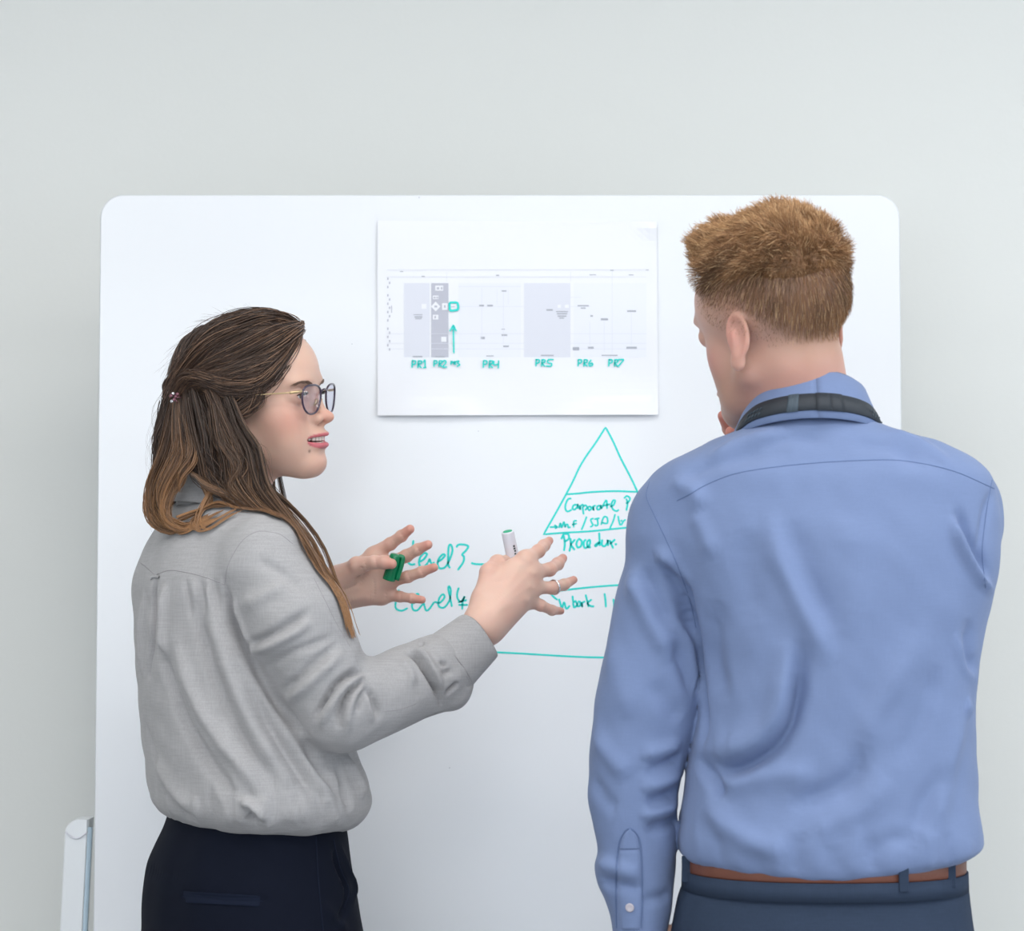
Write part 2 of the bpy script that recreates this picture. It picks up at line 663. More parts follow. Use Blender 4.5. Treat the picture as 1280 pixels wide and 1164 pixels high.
w = struct('window_2', *join([box((-1.15, Y0 - 0.04, 0.78), (4.1, 0.12, 0.05)), box((-1.15, Y0 - 0.04, 2.74), (4.1, 0.12, 0.05)),
                              box((-3.18, Y0 - 0.04, 1.76), (0.05, 0.12, 1.95)), box((0.88, Y0 - 0.04, 1.76), (0.05, 0.12, 1.95)), box((-1.15, Y0 - 0.04, 1.76), (0.05, 0.08, 1.95))]), M['stand'])
obj('pane', *box((-1.15, Y0 - 0.08, 1.76), (4.0, 0.01, 1.9)), M['day'], w)
struct('baseboard_back', *box((0, YW - 0.008, 0.05), (X1 - X0, 0.016, 0.1), 0.003), M['board_edge'])
for i, (x, y) in enumerate(PANELS):
    t = empty('ceiling_light', (x, y, CEIL), 'rectangular ceiling light panel, %s of the %s row' % (('left one', 'middle one', 'right one')[i % 3], ('middle', 'row nearest the whiteboard', 'rear')[i // 3].replace('row ', '')), 'ceiling light', 'ceiling light panels')
    obj('frame', *join([box((x, y - 0.29, CEIL - 0.01), (1.24, 0.03, 0.02), 0.003), box((x, y + 0.29, CEIL - 0.01), (1.24, 0.03, 0.02), 0.003),
                        box((x - 0.605, y, CEIL - 0.01), (0.03, 0.6, 0.02), 0.003), box((x + 0.605, y, CEIL - 0.01), (0.03, 0.6, 0.02), 0.003)]), M['stand'], t, smooth=False)
    obj('diffuser', *box((x, y, CEIL - 0.006), (1.18, 0.55, 0.008)), M['lamp'], t, smooth=False)

# ---------------------------------------------------------------- whiteboard on its stand
bl = at(128, 700, YB)[0]
pTL, pTR = at(128.5, 244, YB), at(1121.5, 245, YB)
BX0, BX1, BZ1, BZ0 = pTL[0] - 0.003, pTR[0] + 0.003, pTL[2], 0.34
board = empty('whiteboard', ((BX0 + BX1) / 2, YB + 0.015, 0), 'large white mobile whiteboard with rounded corners and teal marker drawings behind both people', 'whiteboard')


def round_rect(x0, x1, z0, z1, r, n=10):
    P = []
    for cx, cz, a0 in ((x1 - r, z1 - r, 0), (x0 + r, z1 - r, 90), (x0 + r, z0 + r, 180), (x1 - r, z0 + r, 270)):
        for k in range(n + 1):
            a = math.radians(a0 + 90 * k / n)
            P.append((cx + r * math.cos(a), cz + r * math.sin(a)))
    return P


def slab(P, y0, y1, bev=0.0015):
    n = len(P)
    c = np.mean(np.array(P), 0)
    Q = [tuple(np.array(p) + (c - np.array(p)) / np.linalg.norm(c - np.array(p)) * bev) for p in P]
    V = [(x, y0, z) for x, z in Q] + [(x, y0 + bev, z) for x, z in P] + [(x, y1, z) for x, z in P]
    F = [tuple(range(n - 1, -1, -1)) if False else tuple(range(n))] + [(i, i + n, (i + 1) % n + n, (i + 1) % n) for i in range(n)]
    F += [(i + n, i + 2 * n, (i + 1) % n + 2 * n, (i + 1) % n + n) for i in range(n)] + [tuple(range(3 * n - 1, 2 * n - 1, -1))]
    return np.array(V), F


rr = round_rect(BX0, BX1, BZ0, BZ1, 0.034)
obj('panel', *slab(rr, YB, YB + 0.018), M['board'], board, smooth=False, label='glossy white enamel writing surface')
ed = round_rect(BX0 - 0.0012, BX1 + 0.0012, BZ0 - 0.0012, BZ1 + 0.0012, 0.035)
obj('edge_trim', *slab(ed, YB + 0.003, YB + 0.021), M['board_edge'], board, smooth=False)
# stand posts: a leaning post with a rounded cap at either side, feet and wheels on the floor
for sx in (-1, 1):
    if sx < 0:
        top, low = at(99, 1023, YB + 0.05), at(92, 1164, YB + 0.05)
    else:
        top, low = at(99, 1023, YB + 0.05), at(92, 1164, YB + 0.05)
        cxm = (BX0 + BX1) / 2
        top[0], low[0] = 2 * cxm - top[0], 2 * cxm - low[0]
    d = (low - top) / (top[2] - low[2])
    bot = top + d * (top[2] - 0.10)
    hw = 0.0175
    prof = []
    for k in range(9):
        a = math.pi * k / 8
        prof.append((math.cos(a), math.sin(a)))
    # outline of the post in its own plane: corners rounded on the outer side
    pts = [(hw * 1.0, 0.0), (hw, -0.006), (hw, -1.0), (-hw, -1.0), (-hw, -0.02)] + [(-hw + 0.02 * (1 - math.cos(math.radians(a))), -0.02 + 0.02 * math.sin(math.radians(a))) for a in range(15, 91, 15)]
    Ht = top[2] - 0.10
    V, n = [], len(pts)
    for dep, ins in ((0.0, 0.002), (0.004, 0.0), (0.045, 0.0), (0.049, 0.002)):
        for x, z in pts:
            zz = z if z > -0.5 else -Ht
            xx = (x - math.copysign(ins, x)) * (1 if sx < 0 else -1)
            s = -zz
            V.append(top + np.array([xx + d[0] * s, dep - 0.02, zz]))
    F = [tuple(range(n))] + [(j * n + i, (j + 1) * n + i, (j + 1) * n + (i + 1) % n, j * n + (i + 1) % n) for j in range(3) for i in range(n)] + [tuple(range(4 * n - 1, 3 * n - 1, -1))]
    obj('stand_post', V, F, M['stand'], board, smooth=False, label='white stand post with rounded top')
    # bluish inner strip on the post's board side
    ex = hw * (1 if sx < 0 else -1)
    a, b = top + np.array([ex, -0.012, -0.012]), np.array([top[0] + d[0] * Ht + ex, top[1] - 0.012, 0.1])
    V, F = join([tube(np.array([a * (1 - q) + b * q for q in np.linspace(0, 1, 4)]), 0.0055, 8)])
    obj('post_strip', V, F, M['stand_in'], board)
    obj('cap_ring', *tube(np.array([top + np.array([(-hw + 0.001 + q * (2 * hw - 0.002)) * (1 if sx < 0 else -1), -0.0215, -0.018 - 0.010 * math.sin(math.pi * q)]) for q in np.linspace(0, 1, 10)]), 0.0012, 6), M['white_pl'], board)
    obj('crossbar', *box((bot[0] - sx * 0.05, bot[1] + 0.0, 0.45), (0.12, 0.03, 0.04), 0.006), M['stand'], board, smooth=False)
    obj('foot', *box((bot[0], bot[1] - 0.02, 0.085), (0.05, 0.56, 0.035), 0.008), M['stand'], board, smooth=False)
    for yy in (-0.27, 0.23):
        obj('wheel', *lathe([(0.012, -0.012), (0.03, -0.012), (0.034, -0.008), (0.034, 0.008), (0.03, 0.012), (0.012, 0.012)], (1, 0, 0), (bot[0], bot[1] + yy, 0.034)), M['shoe'], board)


def stroke(pts, wpx=1.9, Y=YB, n=None, straight=False):
    """a marker stroke lying on the board, from its traced points"""
    pts = np.asarray(pts, float)
    C = pts if straight else catmull(pts, n or max(6, 6 * len(pts)))
    P = np.array([at(x, y, Y - 0.0004) for x, y in C])
    w_ = wpx * 0.0012 * 0.72
    T = np.gradient(P, axis=0)
    T /= np.linalg.norm(T, axis=1)[:, None] + 1e-12
    B = np.cross(T, [0, -1, 0])
    k = np.ones(len(P))
    k[0] = k[-1] = 0.55
    B *= (w_ * k)[:, None]
    m = len(P)
    V = np.concatenate([P + B + [0, 0.0004, 0], P + B * 0.8, P - B * 0.8, P - B + [0, 0.0004, 0]])
    F = [(r * m + i, r * m + i + 1, (r + 1) * m + i + 1, (r + 1) * m + i) for r in range(3) for i in range(m - 1)]
    return V, F


def writing(name, strokes, parent, wpx=1.9, label=None, Y=YB):
    return obj(name, *join([stroke(s, wpx, Y) for s in strokes]), M['ink'], parent, smooth=False, label=label)


writing('pyramid_drawing', [
    [(757, 534), (745, 553), (733, 570), (724, 585), (716, 602), (700, 632), (679, 669)],
    [(757, 534), (766, 551), (776, 573), (788, 596), (797, 615), (806, 634), (822, 668)],
    [(708, 618), (722, 617), (742, 615), (770, 614), (797, 615)],
    [(680, 668), (706, 666), (740, 664), (780, 660), (822, 657)],
    [(676, 676), (668, 690)],
    [(690, 740), (712, 737), (740, 734), (765, 732), (800, 730)],
    [(697, 750), (693, 747), (688, 742)],
    [(610, 815), (650, 817), (700, 820), (750, 822), (860, 823)]], board, 1.7, 'teal pyramid outline with level lines')
# crop (660,600)-(830,780) at 6.465 x
C1 = lambda L: [[(660 + x / 6.465, 600 + y / 6.465) for x, y in s] for s in L]
writing('handwriting', C1([
    [(352, 150), (325, 155), (305, 195), (303, 235), (320, 255), (355, 240)],
    [(395, 200), (370, 205), (360, 230), (378, 240), (398, 215), (402, 195), (404, 235)],
    [(415, 205), (422, 240), (424, 215), (440, 200), (452, 212)],
    [(440, 215), (450, 280)], [(443, 220), (465, 205), (478, 225), (460, 245)],
    [(500, 210), (485, 225), (495, 245), (512, 230), (500, 210)],
    [(522, 210), (530, 245), (530, 215), (548, 205)],
    [(580, 205), (560, 215), (560, 238), (580, 235), (588, 205), (592, 235)],
    [(592, 235), (632, 165), (640, 235)], [(605, 210), (665, 195)],
    [(662, 215), (690, 205), (705, 170), (690, 165), (675, 195), (685, 235), (715, 252), (735, 240)],
    [(795, 150), (805, 190), (795, 250)], [(775, 150), (800, 130), (825, 150), (810, 180), (790, 190)]]), board, 1.7, 'handwritten words Corporate P in teal')
writing('handwriting', C1([
    [(175, 382), (235, 380)], [(212, 365), (236, 380), (218, 394)],
    [(250, 390), (262, 350), (272, 385), (290, 340), (300, 385)], [(300, 385), (308, 362), (322, 362), (326, 385), (345, 380)],
    [(395, 330), (372, 335), (368, 385)], [(355, 362), (395, 352)],
    [(475, 295), (455, 350), (432, 405)],
    [(530, 310), (508, 320), (515, 345), (525, 365), (502, 382)],
    [(535, 318), (580, 308)], [(560, 312), (565, 360), (548, 370), (540, 358)],
    [(590, 365), (612, 302), (640, 305), (640, 350), (595, 345)],
    [(705, 275), (690, 330), (660, 395)],
    [(728, 290), (735, 330), (745, 368)], [(748, 335), (762, 325)], [(752, 368), (775, 330), (790, 320)]]), board, 1.6, 'handwritten line arrow Mnf/SSA/E in teal')
writing('handwriting', C1([
    [(290, 450), (298, 520), (290, 575)], [(268, 480), (290, 440), (325, 440), (330, 475), (295, 500)],
    [(345, 470), (345, 530), (335, 580)], [(345, 520), (382, 480)], [(345, 520), (378, 568)],
    [(405, 480), (392, 515), (402, 545), (428, 535), (435, 500), (418, 478), (405, 480)],
    [(470, 480), (452, 500), (455, 545), (478, 545), (500, 520), (500, 485), (480, 500), (482, 540), (510, 545)],
    [(575, 425), (578, 475), (580, 535)], [(578, 500), (545, 525), (550, 535), (580, 505)],
    [(600, 480), (598, 525), (620, 535), (640, 510), (645, 485), (648, 535)],
    [(660, 485), (690, 555)], [(705, 480), (660, 520)], [(700, 520), (720, 520)]]), board, 1.9, 'handwritten word Procedur in teal')
writing('handwriting', C1([
    [(250, 960), (262, 1000), (275, 1035), (292, 990), (310, 1040), (340, 1015)], [(360, 935), (365, 985), (372, 1030), (395, 1010), (385, 980), (368, 990)],
    [(402, 990), (400, 1020), (422, 1015), (420, 985), (402, 985)], [(430, 985), (438, 1025), (440, 995), (462, 980)],
    [(465, 925), (478, 975), (490, 1028)], [(515, 965), (480, 998), (510, 1020), (535, 1022)],
    [(618, 915), (625, 960), (630, 1030)], [(690, 960), (700, 1030), (710, 975), (740, 990), (745, 1030)]]), board, 1.8, 'handwritten words Work I in teal')
# crop (470,650)-(640,790) at 7.53 x
C2 = lambda L: [[(470 + x / 7.53, 650 + y / 7.53) for x, y in s] for s in L]
writing('handwriting', C2([
    [(352, 190), (345, 260), (325, 330), (300, 390), (330, 420), (370, 415)],
    [(410, 395), (450, 370), (480, 325), (455, 312), (418, 350), (405, 400), (420, 440), (460, 435), (490, 400)],
    [(490, 400), (505, 370), (515, 400), (535, 415), (548, 395)],
    [(575, 400), (620, 370), (650, 335), (630, 325), (595, 360), (580, 410), (600, 455), (650, 445), (690, 380), (720, 290), (705, 235), (685, 250), (680, 330), (680, 420), (698, 455)],
    [(755, 260), (775, 235), (820, 232), (868, 248), (845, 290), (812, 325), (828, 350), (820, 400), (768, 475)],
    [(895, 405), (930, 415), (985, 418), (1080, 418)]]), board, 1.9, 'handwritten word Level3 with a dash in teal')
writing('handwriting', C2([
    [(215, 655), (205, 720), (185, 780), (190, 835), (240, 855), (300, 830)],
    [(345, 790), (370, 770), (400, 705), (375, 705), (340, 790), (350, 845), (390, 850), (435, 800), (450, 790), (470, 850), (500, 840), (550, 770)],
    [(550, 770), (600, 780), (645, 730), (630, 700), (595, 740), (590, 810), (640, 825), (690, 760), (705, 670), (690, 625), (680, 650), (700, 740), (715, 820)],
    [(780, 635), (765, 690), (768, 740), (800, 770), (835, 720), (815, 770), (812, 845)], [(770, 775), (855, 755)], [(775, 800), (865, 800)]]), board, 1.8, 'handwritten word Level4 in teal')
for px_, py_ in ((524, 247), (598, 539), (562, 960), (440, 430), (900, 205)):
    if py_ > 240:
        obj('ink_speck', *lathe([(0.0008, 0), (0.0006, -0.0004)], (0, 1, 0), at(px_, py_, YB), 8), M['grey4'], board)

# ---------------------------------------------------------------- the printed sheet on the board
YP = YB - 0.0026
sheet = empty('printed_sheet', at(647, 520, YP), 'large white printed flowchart sheet with teal PR notes, stuck to the whiteboard', 'poster')
nx, nz = 40, 30
V, F = [], []
cTL, cTR, cBL, cBR = (472, 276), (821, 277), (472, 519.5), (823, 518.5)
for j in range(nz + 1):
    for i in range(nx + 1):
        u, v = i / nx, j / nz
        px_ = (cTL[0] * (1 - u) + cTR[0] * u) * (1 - v) + (cBL[0] * (1 - u) + cBR[0] * u) * v
        py_ = (cTL[1] * (1 - u) + cTR[1] * u) * (1 - v) + (cBL[1] * (1 - u) + cBR[1] * u) * v
        lift = 0.006 * max(0, v - 0.75) ** 2 * 16 * (0.7 + 0.3 * math.sin(u * 9)) + 0.0007 * math.sin(u * 7 + v * 4) + 0.0008 * math.sin(v * 9 - u * 3)
        lift += 0.0035 * math.exp(-((u - 0.98) ** 2 + (v - 0.03) ** 2) / 0.002)
        V.append(at(px_, py_, YP - lift))


def on_sheet(px_, py_, off=0.0):
    v = (py_ - 276.5) / 242.5
    u = (px_ - 472) / 350
    lift = 0.006 * max(0, v - 0.75) ** 2 * 16 * (0.7 + 0.3 * math.sin(u * 9)) + 0.0007 * math.sin(u * 7 + v * 4) + 0.0008 * math.sin(v * 9 - u * 3)
    return at(px_, py_, YP - lift - off)


n1 = (nx + 1)
F = [(j * n1 + i, (j + 1) * n1 + i, (j + 1) * n1 + i + 1, j * n1 + i + 1) for j in range(nz) for i in range(nx)]
so = obj('sheet', V, F, M['paper'], sheet, smooth=False)
sm = so.modifiers.new('thick', 'SOLIDIFY')
sm.thickness = 0.0004


def printed(name, rects, m, off=0.0003, label=None, kind=None):
    """flat print on the sheet: rectangles given by their corners"""
    parts = []
    for x0, y0, x1, y1 in rects:
        a = max(1, int((x1 - x0) / 12))
        b = max(1, int((y1 - y0) / 12))
        V = [on_sheet(x0 + (x1 - x0) * i / a, y0 + (y1 - y0) * j / b, off) for j in range(b + 1) for i in range(a + 1)]
        parts.append((V, [(j * (a + 1) + i, (j + 1) * (a + 1) + i, (j + 1) * (a + 1) + i + 1, j * (a + 1) + i + 1) for j in range(b) for i in range(a)]))
    return obj(name, *join(parts), m, sheet, smooth=False, label=label, kind=kind)


printed('chart_column', [(505, 354, 537, 446.5)], M['grey1'], label='pale grey printed column above PR1')
printed('chart_column', [(539, 354, 560.5, 446.5)], M['grey3'], label='dark grey printed column above PR2')
printed('chart_column', [(573, 354, 651, 446.5)], M['grey2'], label='very pale printed column above PR4')
printed('chart_column', [(655, 354, 713, 446.5)], M['grey1'], label='grey printed column above PR5')
printed('chart_column', [(717, 354, 808, 446.5)], M['grey2'], label='very pale printed column above PR6 and PR7')
hl = [(484, y, 808, y + 0.5) for y in (337, 346, 417, 429, 436)] + [(573, y, 651, y + 0.5) for y in (358, 383)]
vl = [(x, y0, x + 0.5, y1) for x, y0, y1 in ((558, 340, 352), (713, 340, 352), (765, 338, 444), (602, 360, 424), (621, 362, 380), (629, 362, 430), (635, 362, 380), (655 + 32, 395, 435), (737, 402, 433), (755, 402, 440), (789, 392, 432))]
printed('chart_lines', hl + vl + [(585, 383, 600, 383.5), (612, 383, 660, 383.5), (664, 371.5, 726, 372), (684, 383, 738, 383.5)], M['grey1'], 0.0006)
tx = [(517, 393, 528, 394), (518, 395.5, 528, 397), (519, 397.8, 527, 399), (516, 445, 528, 446.6), (544, 445, 556, 446.6), (608, 444.4, 617, 445.6), (676, 443.6, 692, 445.2), (752, 443.6, 772, 445),
      (683, 386.5, 691, 388.5), (695, 389, 710, 390.3), (696, 391.5, 709, 393), (697, 394.5, 708, 396), (699, 397, 705, 398.3), (716, 434, 724, 438),
      (527, 345, 531, 346.2), (620, 343.6, 624, 345), (737, 343, 745, 344), (786, 343.2, 792, 344.2), (500, 339, 504, 340), (763, 337.5, 767, 338.4), (807, 337, 811, 338),
      (599, 381, 605, 383), (609, 381, 616, 383.2), (627, 363, 633, 364.5), (601, 421, 606, 424), (627, 411, 631, 412), (627, 418, 634, 420), (722, 381.5, 736, 383), (726, 384.5, 732, 386), (738, 394, 741, 396),
      (751, 398, 760, 400.5), (784, 388, 795, 390), (783, 433.5, 796, 436.5), (735, 433.5, 742, 436), (629, 432, 636, 434)]
printed('chart_text', tx, M['grey4'], 0.0006, kind='stuff', label='tiny grey printed captions')
side = [(484 + (k % 2) * 2.2, 347 + k * 5.2, 485.6 + (k % 2) * 2.2, 350 + k * 5.2) for k in range(18) if k not in (3, 11)] + [(489, 382, 490, 391)]
printed('chart_text', side, M['grey3'], 0.0006, kind='stuff', label='tiny grey captions down the left margin')
for rc_ in [(544, 357, 554, 363.5), (541, 369.5, 548, 374), (541, 393.5, 548, 399.5), (551.5, 421, 558, 427.5), (552.5, 379, 559.5, 387.5), (527, 380, 533, 386), (697, 381, 701, 385), (706, 381, 711, 385), (562, 379, 571, 388)]:
    printed('chart_box', [rc_], M['paper'], 0.0008)
dia = [on_sheet(x, y, 0.0008) for x, y in ((544.5, 377), (538.7, 383.2), (544.5, 389.5), (550.5, 383.2))]
obj('chart_diamond', dia, [(0, 1, 2, 3)], M['paper'], sheet, smooth=False)
printed('chart_marks', [(543, 382, 546.5, 384.5), (555, 381.5, 557, 385), (564, 383, 569, 384), (546, 359, 549, 362), (551, 359, 553, 362), (542, 371, 544.5, 373), (545.5, 371, 547.5, 373), (543, 395, 545, 398)], M['grey3'], 0.0011, kind='stuff')
YS = YP - 0.0012
C3 = lambda L: [[(470 + x / 7.11, 330 + y / 7.11) for x, y in s] for s in L]
C4 = lambda L: [[(640 + x / 7.11, 330 + y / 7.11) for x, y in s] for s in L]
writing('marker_box', C3([[(652, 345), (690, 342), (725, 350), (728, 400), (700, 412), (660, 412), (655, 380), (652, 345)]]), sheet, 2.0, 'small hand-drawn teal box', YS)
writing('marker_arrow', C3([[(692, 795), (690, 700), (688, 600), (688, 550)], [(655, 598), (670, 575), (688, 545), (702, 575), (715, 598)]]), sheet, 1.4, 'thin teal arrow pointing up', YS)


def PR(x, y, s):
    """the letters P and R, about s wide each"""
    return [[(x, y), (x - 2, y + 70 * s)], [(x - 4, y + 4), (x + 28 * s, y + 8), (x + 26 * s, y + 32 * s), (x, y + 40 * s)],
            [(x + 55 * s, y + 6), (x + 50 * s, y + 72 * s)], [(x + 48 * s, y + 6), (x + 82 * s, y + 8), (x + 78 * s, y + 30 * s), (x + 54 * s, y + 38 * s), (x + 84 * s, y + 70 * s)]]


writing('handwriting', C3(PR(322, 855, 1) + [[(420, 875), (436, 855), (436, 920)], [(418, 922), (448, 918)]]), sheet, 1.3, 'teal note PR1', YS)
writing('handwriting', C3(PR(516, 855, 0.85) + [[(592, 868), (610, 858), (622, 875), (595, 915), (632, 915)]]), sheet, 1.3, 'teal note PR2', YS)
writing('handwriting', C3(PR(668, 860, 0.5) + [[(712, 865), (738, 862), (725, 880), (745, 895), (718, 912)]]), sheet, 1.2, 'teal note PR3', YS)
writing('handwriting', C3(PR(955, 855, 1) + [[(1048, 860), (1050, 895), (1090, 890)], [(1090, 855), (1086, 930)]]), sheet, 1.3, 'teal note PR4', YS)
writing('handwriting', C4(PR(215, 845, 0.95) + [[(372, 850), (325, 850), (318, 875), (352, 885), (345, 908), (300, 905)]]), sheet, 1.3, 'teal note PR5', YS)
writing('handwriting', C4(PR(590, 845, 0.95) + [[(705, 850), (685, 880), (688, 905), (715, 900), (712, 882), (690, 888)]]), sheet, 1.3, 'teal note PR6', YS)
writing('handwriting', C4(PR(862, 845, 0.95) + [[(940, 850), (990, 850), (965, 885), (942, 915)]]), sheet, 1.3, 'teal note PR7', YS)
# ---------------------------------------------------------------- people: shared anatomy
class Frame:
    """a local frame in millimetres: x forward, y to the person's left, z up"""
    def __init__(s, org, yaw, pitch=0.0, roll=0.0, scale=1.0, tilt=0.0):
        f = np.array([math.cos(yaw), math.sin(yaw), 0.0])
        l = np.array([-math.sin(yaw), math.cos(yaw), 0.0])
        u = np.array([0, 0, 1.0])
        f, u = f * math.cos(pitch) + u * math.sin(pitch), u * math.cos(pitch) - f * math.sin(pitch)
        l, u = l * math.cos(roll) + u * math.sin(roll), u * math.cos(roll) - l * math.sin(roll)
        s.R = np.stack([f, l, u], 1)
        c_, s_ = math.cos(tilt), math.sin(tilt)
        s.R = np.array([[c_, 0, -s_], [0, 1, 0], [s_, 0, c_]]) @ s.R
        s.o = np.asarray(org, float)
        s.k = 0.001 * scale

    def loc(s, P):
        return ((P - s.o.astype(np.float32)) @ s.R.astype(np.float32)) / np.float32(s.k)

    def wld(s, Q):
        return s.o + (np.asarray(Q, float) * s.k) @ s.R.T


def mirror(P):
    Q = P.copy()
    Q[:, 1] = np.abs(Q[:, 1])
    return Q


def head_sdf(Q, sex, teeth_gap):
    """millimetres; the eye line is z = 0, the crown about +98, the chin about -110"""
    P = mirror(Q)
    f = sex == 'f'
    d = ell(P, (3, 0, 28), (92, 71 if f else 73, 71))
    d = smin(d, ell(P, (46, 0, 30), (51.5, 57, 54)), 22)
    if f:
        d = smin(d, ell(P, (46, 0, -30), (50, 52, 62)), 22)
        d = smin(d, rcone(P, (16, 42, -54), (79, 14, -89), 16, 16), 22)
        d = smin(d, ell(P, (86, 0, -89), (22, 25, 19.5)), 14)
        d = smin(d, ell(P, (48, 0, -81), (46, 40, 23)), 18)
        d = smin(d, ell(P, (66, 36, -32), (24, 21, 24)), 18)
        d = smin(d, ell(P, (72, 30, -58), (22, 20, 26)), 16)
        d = smin(d, ell(P, (85, 0, -56), (25, 28, 23)), 12)
    else:
        d = smin(d, ell(P, (44, 0, -30), (48, 46, 60)), 22)
        d = smin(d, rcone(P, (12, 42, -52), (74, 12, -88), 16, 15), 26)
        d = smin(d, ell(P, (80, 0, -90), (21, 20, 19)), 16)
        d = smin(d, ell(P, (44, 0, -80), (42, 38, 22)), 20)
        d = smin(d, ell(P, (55, 32, -30), (22, 19, 24)), 20)
        d = smin(d, ell(P, (54, 24, -58), (20, 18, 26)), 18)
        d = smin(d, ell(P, (82, 0, -56), (22, 21, 23)), 14)
    # brow ridge, eye sockets, lids
    d = smin(d, ell(P, (84, 22, 17), (15, 24, 8)), 12)
    d = smax(d, -ell(P, (108, 31, -3), (24, 19, 15)), 12)
    d = smin(d, ell(P, (79, 31, -1), (14.5, 15.5, 14)), 3)
    # nose
    n = rcone(P, (93, 0, 12), (107, 0, -24), 6.3, 6.6)
    n = smin(n, ell(P, (113.5, 0, -30), (9.8, 8.6, 7.6)), 8)
    n = smin(n, ell(P, (103, 12.5, -31.5), (9.5, 6.5, 7)), 5)
    n = smin(n, rcone(P, (112, 0, -33), (102, 0, -40), 5, 5), 4)
    n = n + (0 if f else 1.5)
    d = smin(d, n, 7)
    d = smax(d, -ell(P, (109, 6.6, -38), (6.0, 3.2, 4.4)), 2)
    # lips, following a smile
    zz = P[:, 2] - (0.0004 if f else 0.002) * P[:, 1] ** 2 + (1.2 if f else 0.0)
    xx = P[:, 0] + 0.022 * P[:, 1] ** 2
    L = np.stack([xx, P[:, 1], zz], 1)
    bk = 0 if f else 4.5
    d = smin(d, ell(L, (105.5 - bk, 0, -50.8), (8.8, 31, 3.8)), 4)
    d = smin(d, ell(L, (104.8 - bk, 0, -66.0), (8.8, 28, 5.2)), 4)
    if teeth_gap:
        d = smax(d, -ell(L, (114, 0, -58.0), (24, 29.5, 4.1)), 1.5)
    else:
        d = smax(d, -ell(L, (115, 0, -57), (14, 24, 0.9)), 1.2)
    d = smax(d, -ell(P, (118, 0, -76), (11, 20, 5.5)), 8)
    # eye opening
    e = Q.copy()
    e[:, 1] = np.abs(e[:, 1])
    e[:, 2] -= -0.04 * (e[:, 1] - 31)
    d = smax(d, -ell(e, (95, 31.0, -1.5), (9, 9.5, 2.8)), 1.0)
    # ears
    E = P - np.array([-8 if f else -1, 74 if f else 71, -10 if f else -17], np.float32)
    ca, sa = math.cos(0.42 if f else 0.30), math.sin(0.42 if f else 0.30)
    ex = E[:, 0] * ca + E[:, 1] * sa * 0.9
    ey = -E[:, 0] * sa + E[:, 1] * ca
    G = np.stack([ex, ey, E[:, 2]], 1)
    sh = ell(G - np.array([-9, 4, 4], np.float32), (0, 0, 0), (17 if f else 14.5, 5.0, 27 if f else 25))
    lobe = ell(G - np.array([-3, 2, -24], np.float32), (0, 0, 0), (9, 4.5, 11))
    ear = smin(sh, lobe, 6)
    ear = smax(ear, -ell(G - np.array([-8, 9.5, 4], np.float32), (0, 0, 0), (12.5, 6, 20)), 3)
    ear = smin(ear, ell(G - np.array([-4, 4.5, -2], np.float32), (0, 0, 0), (4, 3.5, 13)), 3)
    d = smin(d, ear, 4)
    return d


def head_colour(Q, sex):
    P = mirror(Q)
    f = sex == 'f'
    base = np.array(srgb(216, 178, 160) if f else srgb(206, 164, 148))
    pink = np.array(srgb(210, 140, 124) if f else srgb(200, 132, 124))
    pale = np.array(srgb(238, 202, 184))
    lip = np.array(srgb(200, 112, 120))
    C = np.tile(base, (len(P), 1))

    def blend(w, col):
        nonlocal C
        w = np.clip(w, 0, 1)[:, None]
        C = C * (1 - w) + col * w
    g = lambda c, r: np.exp(-np.sum(((P - np.array(c)) / np.array(r)) ** 2, axis=1))
    blend((0.55 if f else 0.7) * g((75, 45, -33), (28, 24, 22)), pink)
    blend(0.6 * g((116, 0, -30), (12, 14, 10)), pink)
    blend(0.7 * g((-12, 84, -8), (26, 16, 34)), pink)
    blend(0.35 * g((95, 0, 45), (30, 40, 26)), pale)
    blend(0.30 * g((100, 0, -92), (22, 22, 14)), pink)
    zz = P[:, 2] - (0.0004 if f else 0.002) * P[:, 1] ** 2 + (1.2 if f else 0.0)
    xx = P[:, 0] + 0.022 * P[:, 1] ** 2
    L = np.stack([xx, P[:, 1], zz], 1)
    op = 4.0 if f else 1.2
    tt = np.sqrt(np.clip(1 - (P[:, 1] / 31.0) ** 2, 0, 1))
    up, dn = zz + 57.6, -(zz + 58.2)
    w_ = np.minimum(np.clip(((op * tt + 5.2 * tt ** 0.8) - up) / 0.9, 0, 1), np.clip(((op * tt + 8.6 * tt ** 0.8) - dn) / 0.9, 0, 1))
    blend(w_ * (P[:, 0] > 76) * np.clip((31 - np.abs(P[:, 1])) / 2, 0, 1), lip)
    blend((xx < 97) * (np.abs(zz + 58.5) < 5) * (np.abs(P[:, 1]) < 26) * (P[:, 0] > 74) * 0.85, np.array(srgb(90, 36, 36)))
    if f:
        blend(np.exp(-np.sum(((Q - np.array((96, -25, -73))) / 1.9) ** 2, axis=1)) * 1.2, np.array(srgb(96, 58, 48)))
    return C


def finger(P, pts, rad):
    return chain(P, pts, rad, 0.003)


